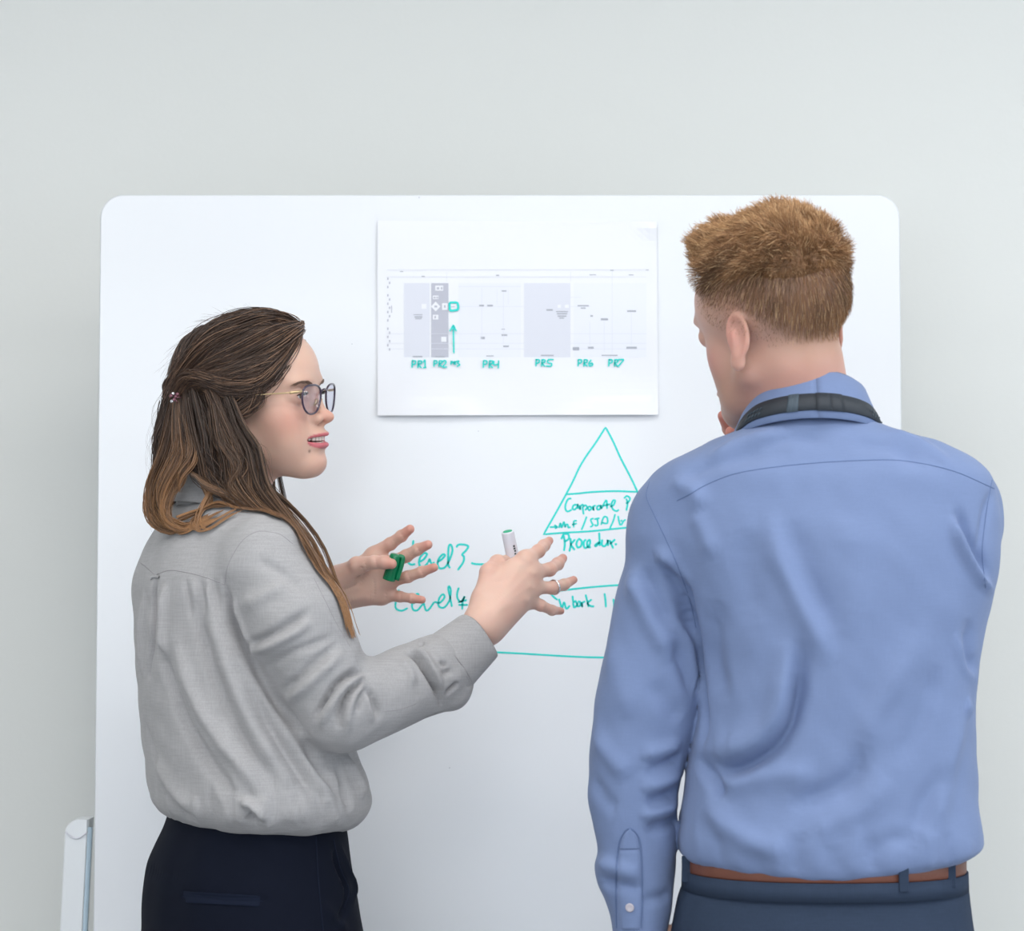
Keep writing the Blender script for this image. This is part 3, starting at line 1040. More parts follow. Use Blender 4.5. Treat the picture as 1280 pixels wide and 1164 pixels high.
def hand_sdf(P, wrist, rw, knuckles, rk, fingers, palm_k=0.016, extra=None, forearm=None):
    """wrist, knuckles: points; fingers: list of (points, radii); rounded palm through the metacarpals"""
    d = None
    for kpt, r in zip(knuckles, rk):
        e = rcone(P, wrist * 0.9 + kpt * 0.1, kpt, rw, r)
        d = e if d is None else smin(d, e, palm_k)
    for i in range(len(knuckles) - 1):
        d = smin(d, rcone(P, knuckles[i], knuckles[i + 1], rk[i], rk[i + 1]), 0.007)
    if forearm is not None:
        d = smin(d, rcone(P, wrist, forearm[0], rw * forearm[2], forearm[1]), 0.014)
    if extra:
        for e in extra:
            d = smin(d, e(P), 0.012)
    fd = None
    for i, (pts, rad) in enumerate(fingers):
        q = chain(P, pts, rad, 0.002)
        # the knuckle joints are a little thicker
        for p_, r_ in zip(pts[1:-1], rad[1:-1]):
            q = smin(q, np.linalg.norm(P - p_.astype(np.float32), axis=1) - r_ * 1.03, 0.003)
        fd = q if fd is None else smin(fd, q, 0.0015)
    return smin(d, fd, 0.007)


def bound_nets(f, pts, pad, h):
    pts = np.array(pts)
    return nets(f, pts.min(0) - pad, pts.max(0) + pad, h)


def merge(parts):
    """(V, F, colour) tiles -> one"""
    Vs, Fs, Cs, n = [], [], [], 0
    for V, F, C in parts:
        Vs.append(V)
        Fs.append(F + n)
        Cs.append(C)
        n += len(V)
    return np.concatenate(Vs), np.concatenate(Fs), np.concatenate(Cs)


def solid_strip(V, nu, nv, th, N=None):
    """a (nu x nv) grid of points -> closed thin sheet with thickness th along grid normals"""
    G = np.asarray(V).reshape(nu, nv, 3)
    du, dv = np.gradient(G, axis=0), np.gradient(G, axis=1)
    N = np.cross(du, dv)
    N /= np.linalg.norm(N, axis=2)[..., None] + 1e-12
    A = (G + N * th / 2).reshape(-1, 3)
    B = (G - N * th / 2).reshape(-1, 3)
    n = nu * nv
    F = []
    for i in range(nu - 1):
        for j in range(nv - 1):
            a = i * nv + j
            F.append((a, a + nv, a + nv + 1, a + 1))
            F.append((n + a, n + a + 1, n + a + nv + 1, n + a + nv))
    for i in range(nu - 1):
        for j, s in ((0, 1), (nv - 1, -1)):
            a = i * nv + j
            q = (a, n + a, n + a + nv, a + nv)
            F.append(q if s > 0 else q[::-1])
    for j in range(nv - 1):
        for i, s in ((0, -1), (nu - 1, 1)):
            a = i * nv + j
            q = (a, n + a, n + a + 1, a + 1)
            F.append(q if s > 0 else q[::-1])
    return np.concatenate([A, B]), F


def legs_and_feet(person, hipL, hipR, fwd, width, r_top, hem_z, mshoe, mtro, name='trousers'):
    pass
# ================================================================ the woman
WY = 2.95
woman = empty('person', (at(300, 700, WY)[0], WY, 0), 'person with long wavy brown hair, glasses and grey blouse, gesturing with both hands', 'person')
WF = Frame(at(307, 497, WY), math.radians(-17), math.radians(1), math.radians(6), 1.0)
SK = np.array(srgb(224, 188, 172))
SKP = np.array(srgb(208, 140, 126))

# ---- hands
W = lambda x, y, Y: at(x, y, Y)
# right hand: back of the hand to the camera, fingers fanned to the right
rw = W(602, 784, 2.87)
rk_pts = [W(657, 700, 2.905), W(664, 716, 2.905), W(663, 734, 2.905), W(656, 750, 2.905)]
rk_rad = [0.0115, 0.0120, 0.0115, 0.0105]
rfing = [([W(657, 700, 2.905), W(673, 689, 2.925), W(680, 682, 2.945), W(686.5, 676, 2.957)], [0.0098, 0.0084, 0.0076, 0.0056]),
         ([W(664, 716, 2.905), W(687, 712, 2.925), W(697, 705, 2.95), W(703.5, 698, 2.962)], [0.0098, 0.0086, 0.0080, 0.0060]),
         ([W(663, 734, 2.905), W(690, 735, 2.920), W(705, 731, 2.94), W(717, 725, 2.955)], [0.0094, 0.0080, 0.0072, 0.0052]),
         ([W(656, 750, 2.905), W(676, 757, 2.912), W(690, 763, 2.925), W(701, 764, 2.940)], [0.0090, 0.0072, 0.0064, 0.0048]),
         ([W(606, 742, 2.885), W(612, 716, 2.895), W(622, 704, 2.915), W(634, 703, 2.935), W(644, 706, 2.945)], [0.0135, 0.0125, 0.0105, 0.0090, 0.0070])]


def right_hand(P):
    ex = [lambda P: rcone(P, W(606, 752, 2.885), W(640, 712, 2.90), 0.019, 0.013)]
    return hand_sdf(P, rw, 0.0205, rk_pts, rk_rad, rfing, 0.018, ex, (W(556, 836, 2.845), 0.024, 1.0))


# left hand: palm to the camera, thumb and middle finger hold the cap
lw = W(414, 738, 3.06)
lk_pts = [W(468, 697, 3.055), W(482, 709, 3.05), W(484, 728, 3.05), W(477, 746, 3.055)]
lk_rad = [0.0112, 0.0115, 0.011, 0.0105]
lfing = [([W(466, 693, 3.055), W(488, 680, 3.045), W(502, 670, 3.035), W(512.5, 661.5, 3.025)], [0.0100, 0.0084, 0.0077, 0.0062]),
         ([W(482, 707, 3.05), W(508, 695, 3.035), W(522, 687, 3.025), W(535, 681, 3.015)], [0.0098, 0.0084, 0.0077, 0.0062]),
         ([W(484, 727, 3.05), W(510, 721, 3.035), W(527, 715, 3.025), W(542.5, 709.5, 3.015)], [0.0094, 0.0078, 0.0072, 0.0058]),
         ([W(477, 744, 3.055), W(500, 746, 3.045), W(515, 748, 3.035), W(527.5, 750, 3.03)], [0.0088, 0.0070, 0.0063, 0.0052]),
         ([W(424, 726, 3.045), W(446, 707, 3.02), W(468, 703, 3.005), W(480, 703, 3.000), W(489.5, 705, 2.999)], [0.016, 0.0115, 0.0088, 0.0086, 0.0070])]


def left_hand(P):
    ex = [lambda P: rcone(P, W(424, 724, 3.04), W(452, 712, 3.025), 0.018, 0.012)]
    d = hand_sdf(P, lw, 0.0215, lk_pts, lk_rad, lfing, 0.020, ex, (W(380, 765, 3.09), 0.029, 1.05))
    d = smax(d, -ell(P, W(462, 722, 3.026), (0.018, 0.008, 0.012)), 0.010)
    return d


# ---- head and neck
neck_a, neck_b = WF.wld((-14, 0, -70)), W(283, 655, 2.95)


def w_head(P):
    d = head_sdf(WF.loc(P), 'f', True) * np.float32(WF.k)
    d = smin(d, rcone(P, neck_a, neck_b, 0.048, 0.054), 0.022)
    return d


hp = WF.o
t1 = nets(w_head, hp + [-0.13, -0.13, -0.21], hp + [0.15, 0.13, 0.12], 0.0017)
c1 = head_colour(WF.loc(t1[0].astype(np.float32)), 'f')


def hand_colour(V, tips, knuckles, nails=()):
    C = np.tile(SK, (len(V), 1))
    for p in tips:
        w = np.clip(0.75 * np.exp(-(np.linalg.norm(V - p, axis=1) / 0.014) ** 2), 0, 1)[:, None]
        C = C * (1 - w) + SKP * w
    for p in knuckles:
        w = np.clip(0.35 * np.exp(-(np.linalg.norm(V - p, axis=1) / 0.010) ** 2), 0, 1)[:, None]
        C = C * (1 - w) + SKP * w
    w = np.clip(0.25 + 0.25 * wob(V, 60, 5), 0, 0.5)[:, None]
    return C * (1 - w * 0.4) + SKP * w * 0.4


t2 = bound_nets(right_hand, [W(565, 830, 2.84), W(720, 672, 2.96), rw], 0.02, 0.0013)
H = Cloth(*t2)
for kx, ky in ((657, 700), (664, 716), (663, 734), (656, 750)):
    H.fold([(kx - 2, ky + 1), ((kx + 612) / 2, (ky + 765) / 2), (618, 762 + (ky - 725) * 0.2)], 0.0006, 0.0042)
    H.fold([(kx - 1, ky - 1), (kx + 3, ky + 1)], 0.0014, 0.005, taper=False)
for a, b in (((612, 728), (640, 722)), ((600, 760), (632, 742))):
    H.fold([a, ((a[0] + b[0]) / 2, (a[1] + b[1]) / 2 + 1.5), b], -0.0006, 0.003)
for (x, y) in ((676, 686), (690, 711), (693, 734), (679, 758)):
    for o_ in (-2.0, 0.6):
        H.fold([(x + o_ - 2, y - 6), (x + o_, y), (x + o_ + 2, y + 6)], -0.00035, 0.0009, taper=False)
H.retree()
t2 = (H.V, H.F)
c2 = hand_colour(t2[0], [f[0][-1] for f in rfing], [f[0][1] for f in rfing] + rk_pts)
t3 = bound_nets(left_hand, [W(392, 765, 3.09), W(545, 655, 3.0), lw], 0.018, 0.0013)
H = Cloth(*t3)
H.fold([(422, 739), (436, 736), (450, 728), (461, 717)], -0.0013, 0.0028)
H.fold([(448, 706), (455, 714), (452, 720)], -0.0014, 0.0018)
H.fold([(467, 722), (468, 735), (468, 750)], -0.0009, 0.0016)
H.fold([(484, 739), (482, 745), (484, 751)], -0.0008, 0.0014)
H.fold([(430, 752), (450, 748), (466, 747)], 0.0014, 0.006)
for (x, y, dx, dy) in ((493, 678, 3, 5), (503, 670, 3, 5), (512, 693, 3, 5), (523, 687, 3, 5), (511, 721, 1.5, 5), (527, 715.5, 2, 5), (501, 746.5, 0, 4), (515, 748, 0, 4), (470, 703, 1, 5), (456, 704, 2, 6)):
    H.fold([(x - dx, y - dy), (x, y), (x + dx, y + dy)], -0.0007, 0.0012, taper=False)
H.retree()
t3 = (H.V, H.F)
c3 = hand_colour(t3[0], [f[0][-1] for f in lfing], [f[0][1] for f in lfing])

# ---- the trunk's own frame
BYAW = math.radians(28)
bf, bl_ = np.array([math.cos(BYAW), math.sin(BYAW), 0]), np.array([-math.sin(BYAW), math.cos(BYAW), 0])
RATIO = 0.70
t_rows = [(612, 245, 322), (625, 228, 345), (640, 207, 362), (660, 194, 378), (690, 176, 394), (720, 165, 403), (760, 162, 409), (850, 166, 424), (920, 173, 440), (960, 179, 455), (982, 182, 463),
          (1000, 186, 466), (1014, 196, 462), (1026, 214, 452), (1034, 232, 440)]


def section_loft(rows, Y, yaw, ratio, tilt=None):
    """rows (py, left px, right px) -> a function giving the field of a lofted, turned ellipse"""
    z = np.array([at(640, r[0], Y)[2] for r in rows])
    xl = np.array([at(r[1], r[0], Y)[0] for r in rows])
    xr = np.array([at(r[2], r[0], Y)[0] for r in rows])
    o = np.argsort(z)
    z, cx, hw = z[o], ((xl + xr) / 2)[o], ((xr - xl) / 2)[o]
    s, c = abs(math.sin(yaw)), abs(math.cos(yaw))
    A = hw / math.sqrt(s * s + (ratio * c) ** 2)

    def f(P, Yc=Y, grow=0.0):
        zq = np.clip(P[:, 2], z[0], z[-1])
        a = spl(zq, z, A) + grow
        x0 = spl(zq, z, cx)
        dx, dy = P[:, 0] - x0, P[:, 1] - Yc
        u = dx * math.cos(yaw) + dy * math.sin(yaw)      # along the chest's forward axis
        v = -dx * math.sin(yaw) + dy * math.cos(yaw)
        r = (np.abs(u / (a * ratio)) ** 2.1 + np.abs(v / a) ** 2.1) ** (1 / 2.1)
        d = (r - 1) * np.minimum(a * ratio, a) * 0.9
        return smax(d, np.maximum(z[0] - P[:, 2], P[:, 2] - z[-1]), 0.016)
    return f


w_torso = section_loft(t_rows, WY, BYAW, RATIO)
sh_r, el_r, wr_r = W(333, 705, 2.815), W(432, 888, 2.80), W(590, 812, 2.86)
sh_l, el_l, wr_l = W(262, 700, 3.08), W(335, 880, 3.13), W(400, 760, 3.085)


def blouse_sdf(P):
    d = w_torso(P)
    # shoulders
    d = smin(d, rcone(P, W(290, 660, 2.92), W(330, 694, 2.83), 0.035, 0.050), 0.035)
    d = smin(d, rcone(P, W(262, 648, 2.98), W(258, 690, 3.07), 0.035, 0.048), 0.035)
    arm = rcone(P, sh_r, W(372, 775, 2.80), 0.056, 0.058)
    arm = smin(arm, rcone(P, W(372, 775, 2.80), W(425, 883, 2.80), 0.058, 0.054), 0.02)
    fore = rcone(P, W(433, 885, 2.80), W(510, 856, 2.83), 0.054, 0.044)
    fore = smin(fore, rcone(P, W(505, 858, 2.83), W(548, 838, 2.85), 0.043, 0.046), 0.02)
    fore = smin(fore, rcone(P, W(545, 855, 2.845), W(565, 862, 2.85), 0.036, 0.026), 0.012)
    fore = smin(fore, rcone(P, W(548, 835, 2.845), W(566, 822, 2.855), 0.042, 0.032), 0.012)
    arm = smin(arm, fore, 0.012)
    d = smin(d, arm, 0.014)
    a2 = chain(P, [sh_l, el_l, wr_l], [0.052, 0.046, 0.036], 0.02)
    d = smin(d, a2, 0.016)
    d = d + 0.0012 * wob(P, 22, 11)
    return d


tb = nets(blouse_sdf, W(150, 1060, WY) * [1, 0, 1] + [0, 2.70, 0], W(625, 600, WY) * [1, 0, 1] + [0, 3.20, 0], 0.0030)
B = Cloth(*tb)
B.AMP, B.WID = 1.7, 0.85
MM = 0.001
# long drapes of the back, from the photo
B.fold([(193, 722), (190, 760), (189, 800), (184, 850)], -11 * MM, 0.007, 0.4)
B.fold([(193, 721), (192, 745), (190, 775)], -6 * MM, 0.0038, 0.3)
B.fold([(206, 728), (204, 780), (206, 830)], 5 * MM, 0.009)
B.fold([(181, 735), (177, 790), (178, 850)], 4 * MM, 0.008)
B.fold([(200, 800), (212, 850), (232, 905), (262, 955), (300, 1000)], -7 * MM, 0.011)
B.fold([(216, 790), (235, 850), (262, 905), (300, 955), (330, 990)], 6 * MM, 0.013)
B.fold([(262, 745), (275, 800), (300, 870), (330, 930), (365, 985)], 6 * MM, 0.014)
B.fold([(245, 735), (255, 800), (278, 870), (310, 935), (350, 990)], -5 * MM, 0.011)
B.fold([(305, 850), (335, 910), (370, 960), (395, 1000)], -6 * MM, 0.011)
B.fold([(345, 895), (370, 940), (395, 975), (420, 1000)], 5 * MM, 0.012)
B.fold([(375, 925), (400, 965), (430, 1000)], -5 * MM, 0.009)
B.fold([(298, 1003), (318, 1012), (330, 1026)], 6 * MM, 0.008, 0.6)
B.fold([(308, 1018), (320, 1030)], -5 * MM, 0.006)
B.fold([(430, 945), (445, 975), (452, 1000)], 6 * MM, 0.010)
B.fold([(420, 955), (432, 985), (440, 1015)], -6 * MM, 0.007)
B.fold([(190, 940), (215, 985), (250, 1020)], 5 * MM, 0.013)
B.fold([(178, 900), (200, 960), (225, 1000)], -4 * MM, 0.010)
for k, x in enumerate(range(215, 450, 17)):
    B.fold([(x - 14 + (k % 4) * 4, 965 + (k * 7 % 5) * 8), (x - 3, 1008), (x + 5, 1046)], ((1.6, -2.2, 2.6, -1.4, 1.2)[k % 5]) * MM, 0.0065)
# gathers under the yoke
for x in range(232, 284, 9):
    B.fold([(x, 722), (x + 3, 750), (x + 7, 775)], (2.2 if x % 2 else -2.2) * MM, 0.004)
# between trunk and arm
B.fold([(281, 732), (291, 775), (306, 812), (330, 855), (358, 895), (392, 925)], -9 * MM, 0.008, 0.3)
B.fold([(292, 745), (303, 790), (325, 835)], 5 * MM, 0.009)
# across the upper arm
B.fold([(309, 818), (335, 808), (362, 795), (392, 777)], 5 * MM, 0.007)
B.fold([(305, 806), (332, 797), (360, 781), (388, 762)], -5 * MM, 0.006)
B.fold([(325, 838), (352, 822), (385, 808), (418, 795)], -3.5 * MM, 0.006)
B.fold([(356, 878), (378, 862), (400, 842), (430, 815)], 5 * MM, 0.008)
B.fold([(350, 866), (372, 848), (395, 828), (425, 803)], -4.5 * MM, 0.006)
B.fold([(300, 758), (330, 745), (360, 730)], 3 * MM, 0.010)
B.fold([(318, 700), (350, 715), (385, 745)], -2.5 * MM, 0.009)
# crook of the elbow
B.fold([(392, 900), (403, 882), (420, 858), (440, 843), (457, 842)], -8 * MM, 0.0045, 0.6)
B.fold([(398, 910), (412, 888), (428, 864), (446, 850), (458, 846)], 5 * MM, 0.005)
B.fold([(424, 912), (427, 885), (436, 866), (457, 848)], -7 * MM, 0.0045, 0.5)
B.fold([(434, 915), (437, 888), (445, 868), (459, 852)], 5 * MM, 0.005)
B.fold([(446, 892), (448, 872), (457, 856)], -4 * MM, 0.004)
B.fold([(474, 900), (470, 880), (460, 858)], -5 * MM, 0.006)
B.fold([(466, 905), (462, 885), (456, 868)], 3 * MM, 0.005)
# forearm up to the turned-back cuff
B.fold([(508, 815), (520, 823), (535, 845), (546, 865), (551, 885)], -9 * MM, 0.005, 0.5)
B.fold([(516, 809), (532, 822), (546, 845), (556, 866)], 5 * MM, 0.006)
B.fold([(500, 823), (512, 838), (518, 860)], 3 * MM, 0.006)
B.fold([(525, 803), (529, 808)], -5 * MM, 0.004)
B.fold([(548, 828), (560, 832)], -4 * MM, 0.004)
B.fold([(550, 843), (567, 838)], -4 * MM, 0.004)
B.fold([(556, 867), (565, 860), (573, 853)], -6 * MM, 0.004)
B.fold([(516, 912), (530, 900), (546, 892)], -6 * MM, 0.0045)
B.fold([(530, 905), (550, 897), (566, 890)], 4 * MM, 0.006)
B.fold([(404, 760), (430, 800), (450, 832)], 1.5 * MM, 0.003)
n_ = B.N.copy()
B.V += n_ * (0.0009 * wob(B.V, 75, 21, 2))[:, None]
B.retree()
blouse = obj('blouse', B.V, B.F, M['blouse'], woman, label='loose light grey linen blouse with back pleat')
for pts, wd in (([(168, 699), (180, 707), (192, 717)], 1.6), ([(196, 718), (212, 713), (235, 716), (258, 722), (281, 731)], 1.6), ([(281, 731), (284, 710), (292, 692), (305, 674), (320, 665), (333, 664)], 1.6),
                ([(392, 722), (406, 750), (420, 778), (437, 808)], 1.2), ([(478, 890), (500, 887), (520, 880)], 1.0), ([(330, 664), (350, 668), (366, 680)], 1.2)):
    r_ = B.ribbon(pts, wd * 0.75 * MM, 0.0002, 0.0005)
    if r_:
        obj('seam', *r_, M['seam_grey'], blouse)
lp = B.ribbon([(189, 724), (193, 720), (200, 722)], 0.004, 0.002, 0.001)
if lp:
    obj('hanging_loop', *lp, M['blouse'], blouse)

# turned-back cuff: a flared double band round the wrist
ca_, cb_ = W(556, 834, 2.848), W(600, 796, 2.866)
ax = nrm(cb_ - ca_)
U = nrm(np.cross(ax, [0, 1, 0.2]))
Vv = np.cross(ax, U)
rings = []
nu = 48
prof = [(-0.02, 0.0370), (0.00, 0.0415), (0.05, 0.0420), (0.5, 0.0385), (0.93, 0.0360), (1.0, 0.0350), (1.0, 0.0315), (0.8, 0.0305), (0.3, 0.0300)]
LEN = np.linalg.norm(cb_ - ca_)
for t, r in prof:
    for k in range(nu):
        a = 2 * math.pi * k / nu
        rr_ = r * (1 + 0.035 * math.sin(3 * a + 1) + 0.02 * math.sin(5 * a + t * 3))
        rings.append(ca_ + ax * (LEN * t + 0.002 * math.sin(2 * a)) + U * math.cos(a) * rr_ + Vv * math.sin(a) * rr_ * 0.92)
m_ = len(prof)
Fc = [(i * nu + k, i * nu + (k + 1) % nu, (i + 1) * nu + (k + 1) % nu, (i + 1) * nu + k) for i in range(m_ - 1) for k in range(nu)]
cuff = obj('cuff', rings, Fc, M['blouse'], woman, label='turned-back blouse cuff')
for tt in (0.10, 0.15):
    ring = [ca_ + ax * LEN * tt + U * math.cos(a) * 0.0420 + Vv * math.sin(a) * 0.0386 for a in np.linspace(0, 2 * math.pi, 60)]
    obj('seam', *tube(ring, 0.0005, 5), M['seam_grey'], cuff)

# collar: a low band round the neck
cn = W(283, 626, 2.95)


def collar_band(c, rows, tiltv, nu=64, th=0.003):
    """rows: (height, rx, ry); tiltv: back rises by this much; 0 angle is the back"""
    V = []
    for (h, rx, ry) in rows:
        for k in range(nu + 1):
            a = 2 * math.pi * k / nu
            dirv = -bfc * math.cos(a) * rx + blc * math.sin(a) * ry
            V.append(c + dirv + np.array([0, 0, h + tiltv * math.cos(a)]))
    return V, len(rows), nu + 1


bfc, blc = bf, bl_
cv, a_, b_ = collar_band(cn, [(-0.020, 0.066, 0.070), (0.0, 0.060, 0.064), (0.020, 0.056, 0.060), (0.026, 0.058, 0.062), (0.020, 0.063, 0.067), (-0.004, 0.071, 0.077), (-0.016, 0.076, 0.083)], 0.014)
obj('collar', *solid_strip(cv, a_, b_, 0.002), M['blouse'], woman, label='grey blouse collar partly under the hair')

# ---- body under the clothes (coarse) joined with the fine head and hands
hipz = 0.93


def w_body(P):
    d = chain(P, [W(283, 650, 2.95), W(290, 760, 2.95), W(305, 900, 2.96), W(315, 1060, 2.96)], [0.05, 0.10, 0.09, 0.105], 0.05)
    d = smin(d, chain(P, [W(290, 680, 2.95), sh_r, W(430, 885, 2.80), wr_r], [0.05, 0.038, 0.032, 0.024], 0.03), 0.03)
    d = smin(d, chain(P, [W(270, 680, 2.97), sh_l, el_l, wr_l], [0.05, 0.038, 0.030, 0.024], 0.03), 0.03)
    for s in (-1, 1):
        h = np.array([W(315, 1060, 2.96)[0], 2.96, 0.90]) + bl_ * 0.085 * s
        d = smin(d, chain(P, [h, h * [1, 1, 0] + [0, 0, 0.48] + bf * 0.01, h * [1, 1, 0] + [0, 0, 0.10]], [0.078, 0.05, 0.036], 0.03), 0.03)
    return d


t4 = nets(w_body, [-0.50, 2.6, 0.03], [0.05, 3.3, W(640, 652, 2.95)[2]], 0.008)
bV, bF, bC = merge([(t1[0], t1[1], c1), (t2[0], t2[1], c2), (t3[0], t3[1], c3), (t4[0], t4[1], np.tile(SK, (len(t4[0]), 1)))])
w_bodyobj = obj('body', bV, bF, M['skin'], woman, cols=bC)

# ---- trousers and shoes
tr_rows = [(985, 216, 430), (1010, 210, 432), (1030, 204, 434), (1042, 199, 436), (1060, 190, 438), (1080, 181, 441), (1100, 177, 445), (1130, 174, 450), (1164, 173, 455), (1200, 172, 458), (1240, 174, 457), (1290, 180, 450), (1340, 192, 438)]
w_hips = section_loft(tr_rows, 2.955, BYAW, 0.72)


def w_tro(P):
    d = w_hips(P)
    c = W(315, 1200, 2.955)
    for s in (-1, 1):
        h = np.array([c[0], 2.955, c[2]]) + bl_ * 0.078 * s
        d = smin(d, chain(P, [h - [0, 0, 0.02], h * [1, 1, 0] + [0, 0, 0.45] + bf * 0.008, h * [1, 1, 0] + [0, 0, 0.09] - bf * 0.01], [0.096, 0.068, 0.052], 0.02), 0.045)
    return smax(d + 0.001 * wob(P, 25, 3), 0.075 - P[:, 2], 0.005)


tt_ = nets(w_tro, [-0.56, 2.7, 0.05], [-0.12, 3.2, W(640, 980, 2.955)[2]], 0.004)
T = Cloth(*tt_)
T.fold([(180, 1085), (200, 1092), (225, 1098)], -2.5 * MM, 0.008)
T.fold([(415, 1062), (422, 1085), (432, 1110), (430, 1135), (418, 1150)], -7 * MM, 0.006, 0.7)
T.fold([(424, 1055), (434, 1085), (443, 1108), (440, 1132)], 5 * MM, 0.006)
T.fold([(400, 1130), (420, 1150), (436, 1164)], 4 * MM, 0.008)
T.fold([(229, 1118), (260, 1122), (329, 1126)], -2.5 * MM, 0.004, taper=False)
T.retree()
wt = obj('trousers', T.V, T.F, M['navy'], woman, label='dark navy trousers with welt back pocket')
pk = T.patch([(228, 1114), (228, 1122), (228, 1129)], [(329, 1120), (329, 1127), (328, 1134)], 0.0018)
obj('welt_pocket', *pk, M['navy_light'], wt)
for pts in ([(228, 1121), (280, 1125), (329, 1127)], [(395, 1045), (398, 1100), (404, 1164)], [(417, 1050), (425, 1085), (436, 1112), (430, 1135)]):
    r_ = T.ribbon(pts, 0.0016, 0.0004, 0.0005)
    if r_:
        obj('seam', *r_, M['navy_light'], wt)
for s in (-1, 1):
    c = np.array([W(315, 1200, 2.955)[0], 2.955, 0]) + bl_ * 0.078 * s

    def shoe(P, c=c):
        a = rcone(P, c + [0, 0, 0.045] - bf * 0.05, c + bf * 0.13 + [0, 0, 0.03], 0.040, 0.030)
        a = smin(a, rcone(P, c + [0, 0, 0.05] - bf * 0.03, c + [0, 0, 0.09] - bf * 0.02, 0.036, 0.034), 0.02)
        return smax(a, 0.001 - P[:, 2], 0.004)
    sv = nets(shoe, c + [-0.17, -0.17, -0.01], c + [0.2, 0.2, 0.14], 0.004)
    obj('shoe', *sv, M['shoe'], woman)

# ---- eyes, teeth, brows
for s in (-1, 1):
    o_ = np.array([80, 31.5 * s, -1.5])
    g = nets(lambda P: (np.linalg.norm(WF.loc(P) - o_.astype(np.float32), axis=1) - 12.2) * np.float32(0.001), WF.wld(o_) - 0.015, WF.wld(o_) + 0.015, 0.0012)
    q = WF.loc(g[0].astype(np.float32)) - o_
    q /= np.linalg.norm(q, axis=1)[:, None]
    gz = nrm([1.0, 0.12, -0.12])
    ang = np.arccos(np.clip(q @ gz, -1, 1))
    cc = np.tile(np.array([0.82, 0.80, 0.78]), (len(q), 1))
    cc[ang < 0.50] = srgb(96, 74, 52)
    cc[ang < 0.20] = (0.01, 0.01, 0.01)
    obj('eye', g[0], g[1], M['eye'], woman, cols=cc)
tz = []
for row, z0 in ((1, -56.6), (-1, -63.5)):
    for i in range(-5, 6):
        y = i * 4.8
        x = 104.0 - 0.026 * y * y
        V_, F_ = box((x, y, z0 - 1.0 + 0.0025 * y * y), (4.5, 4.3, 6.4 if row > 0 else 4.0), 1.0)
        tz.append((WF.wld(V_), F_))
obj('teeth', *join(tz), M['teeth'], woman)


def local_strands(fr, starts, ends, lift, n, m, jit):
    pass


S = []
for s in (-1, 1):
    for k in range(120):
        u = rng.random()
        y = 13 + 33 * u
        base = np.array([103 - 0.0088 * y * y - 4.0, y * s, 11.5 + 6.0 * math.sin(u * 2.5) + rng.normal() * 0.9])
        d_ = np.array([-0.45 * u - 0.05, s * 1.0, 0.55 - 1.0 * u]) + rng.normal(size=3) * 0.08
        # drop onto the skin
        q = base[None].astype(np.float32)
        for _ in range(14):
            dd = head_sdf(q, 'f', True)
            q = q - np.array([[1, 0, 0]], np.float32) * dd[:, None] * 0.8
        b0 = q[0].astype(float) + [0.3, 0, 0]
        pts = [b0 + nrm(d_) * L_ + np.array([0.9, 0, 0]) * math.sin(math.pi * L_ / 8) - np.array([0.006 * (L_ * abs(y) / 20) ** 2, 0, 0]) for L_ in np.linspace(0, 7.5, 5)]
        S.append(WF.wld(pts))
V_, F_, si, tt = strands(np.array(S), 0.00032)
obj('eyebrows', V_, F_, M['hair_w'], woman, cols=np.tile(np.array(srgb(126, 98, 82)), (len(V_), 1)), kind='stuff')
S = []
for s in (-1, 1):
    for k in range(60):
        u = rng.random() * 2 - 1
        b0 = np.array([92.5 - 2.5 * u * u, (32 + 11 * u) * s, 2.2 - 2.4 * u * u])
        S.append(WF.wld([b0 + np.array([L_, s * u * L_ * 0.4, -0.35 * L_ + 0.09 * L_ * L_]) for L_ in np.linspace(0, 7.0, 5)]))
V_, F_, si, tt = strands(np.array(S), 0.00028)
obj('eyelashes', V_, F_, M['hair_w'], woman, cols=np.full((len(V_), 3), 0.015), kind='stuff')
# ---- glasses
gl = bpy.data.objects.new('glasses', None)
scene.collection.objects.link(gl)
gl.parent = woman
g0 = WF.wld((108, 0, 0))
gl.location = tuple(g0 - parent_world(woman))
gl['label'] = 'round-cornered glasses with dark purple rims and gold temples'


def lens_outline(s, n=40, k=1.0):
    out = []
    for i in range(n):
        a = 2 * math.pi * i / n
        ca, sa = math.cos(a), math.sin(a)
        y = 23.5 * math.copysign(abs(ca) ** 0.85, ca) * k
        z = (18.0 if sa > 0 else 19.5) * math.copysign(abs(sa) ** 0.85, sa) * k
        y *= 1 + 0.16 * (z / 19.0)
        if sa > 0 and ca > 0.3:
            z += 1.5 * ca
        Y = 33 + y
        X = 110 - 0.0021 * Y * Y + z * 0.10
        out.append((X, Y * s, -5.5 + z))
    return out


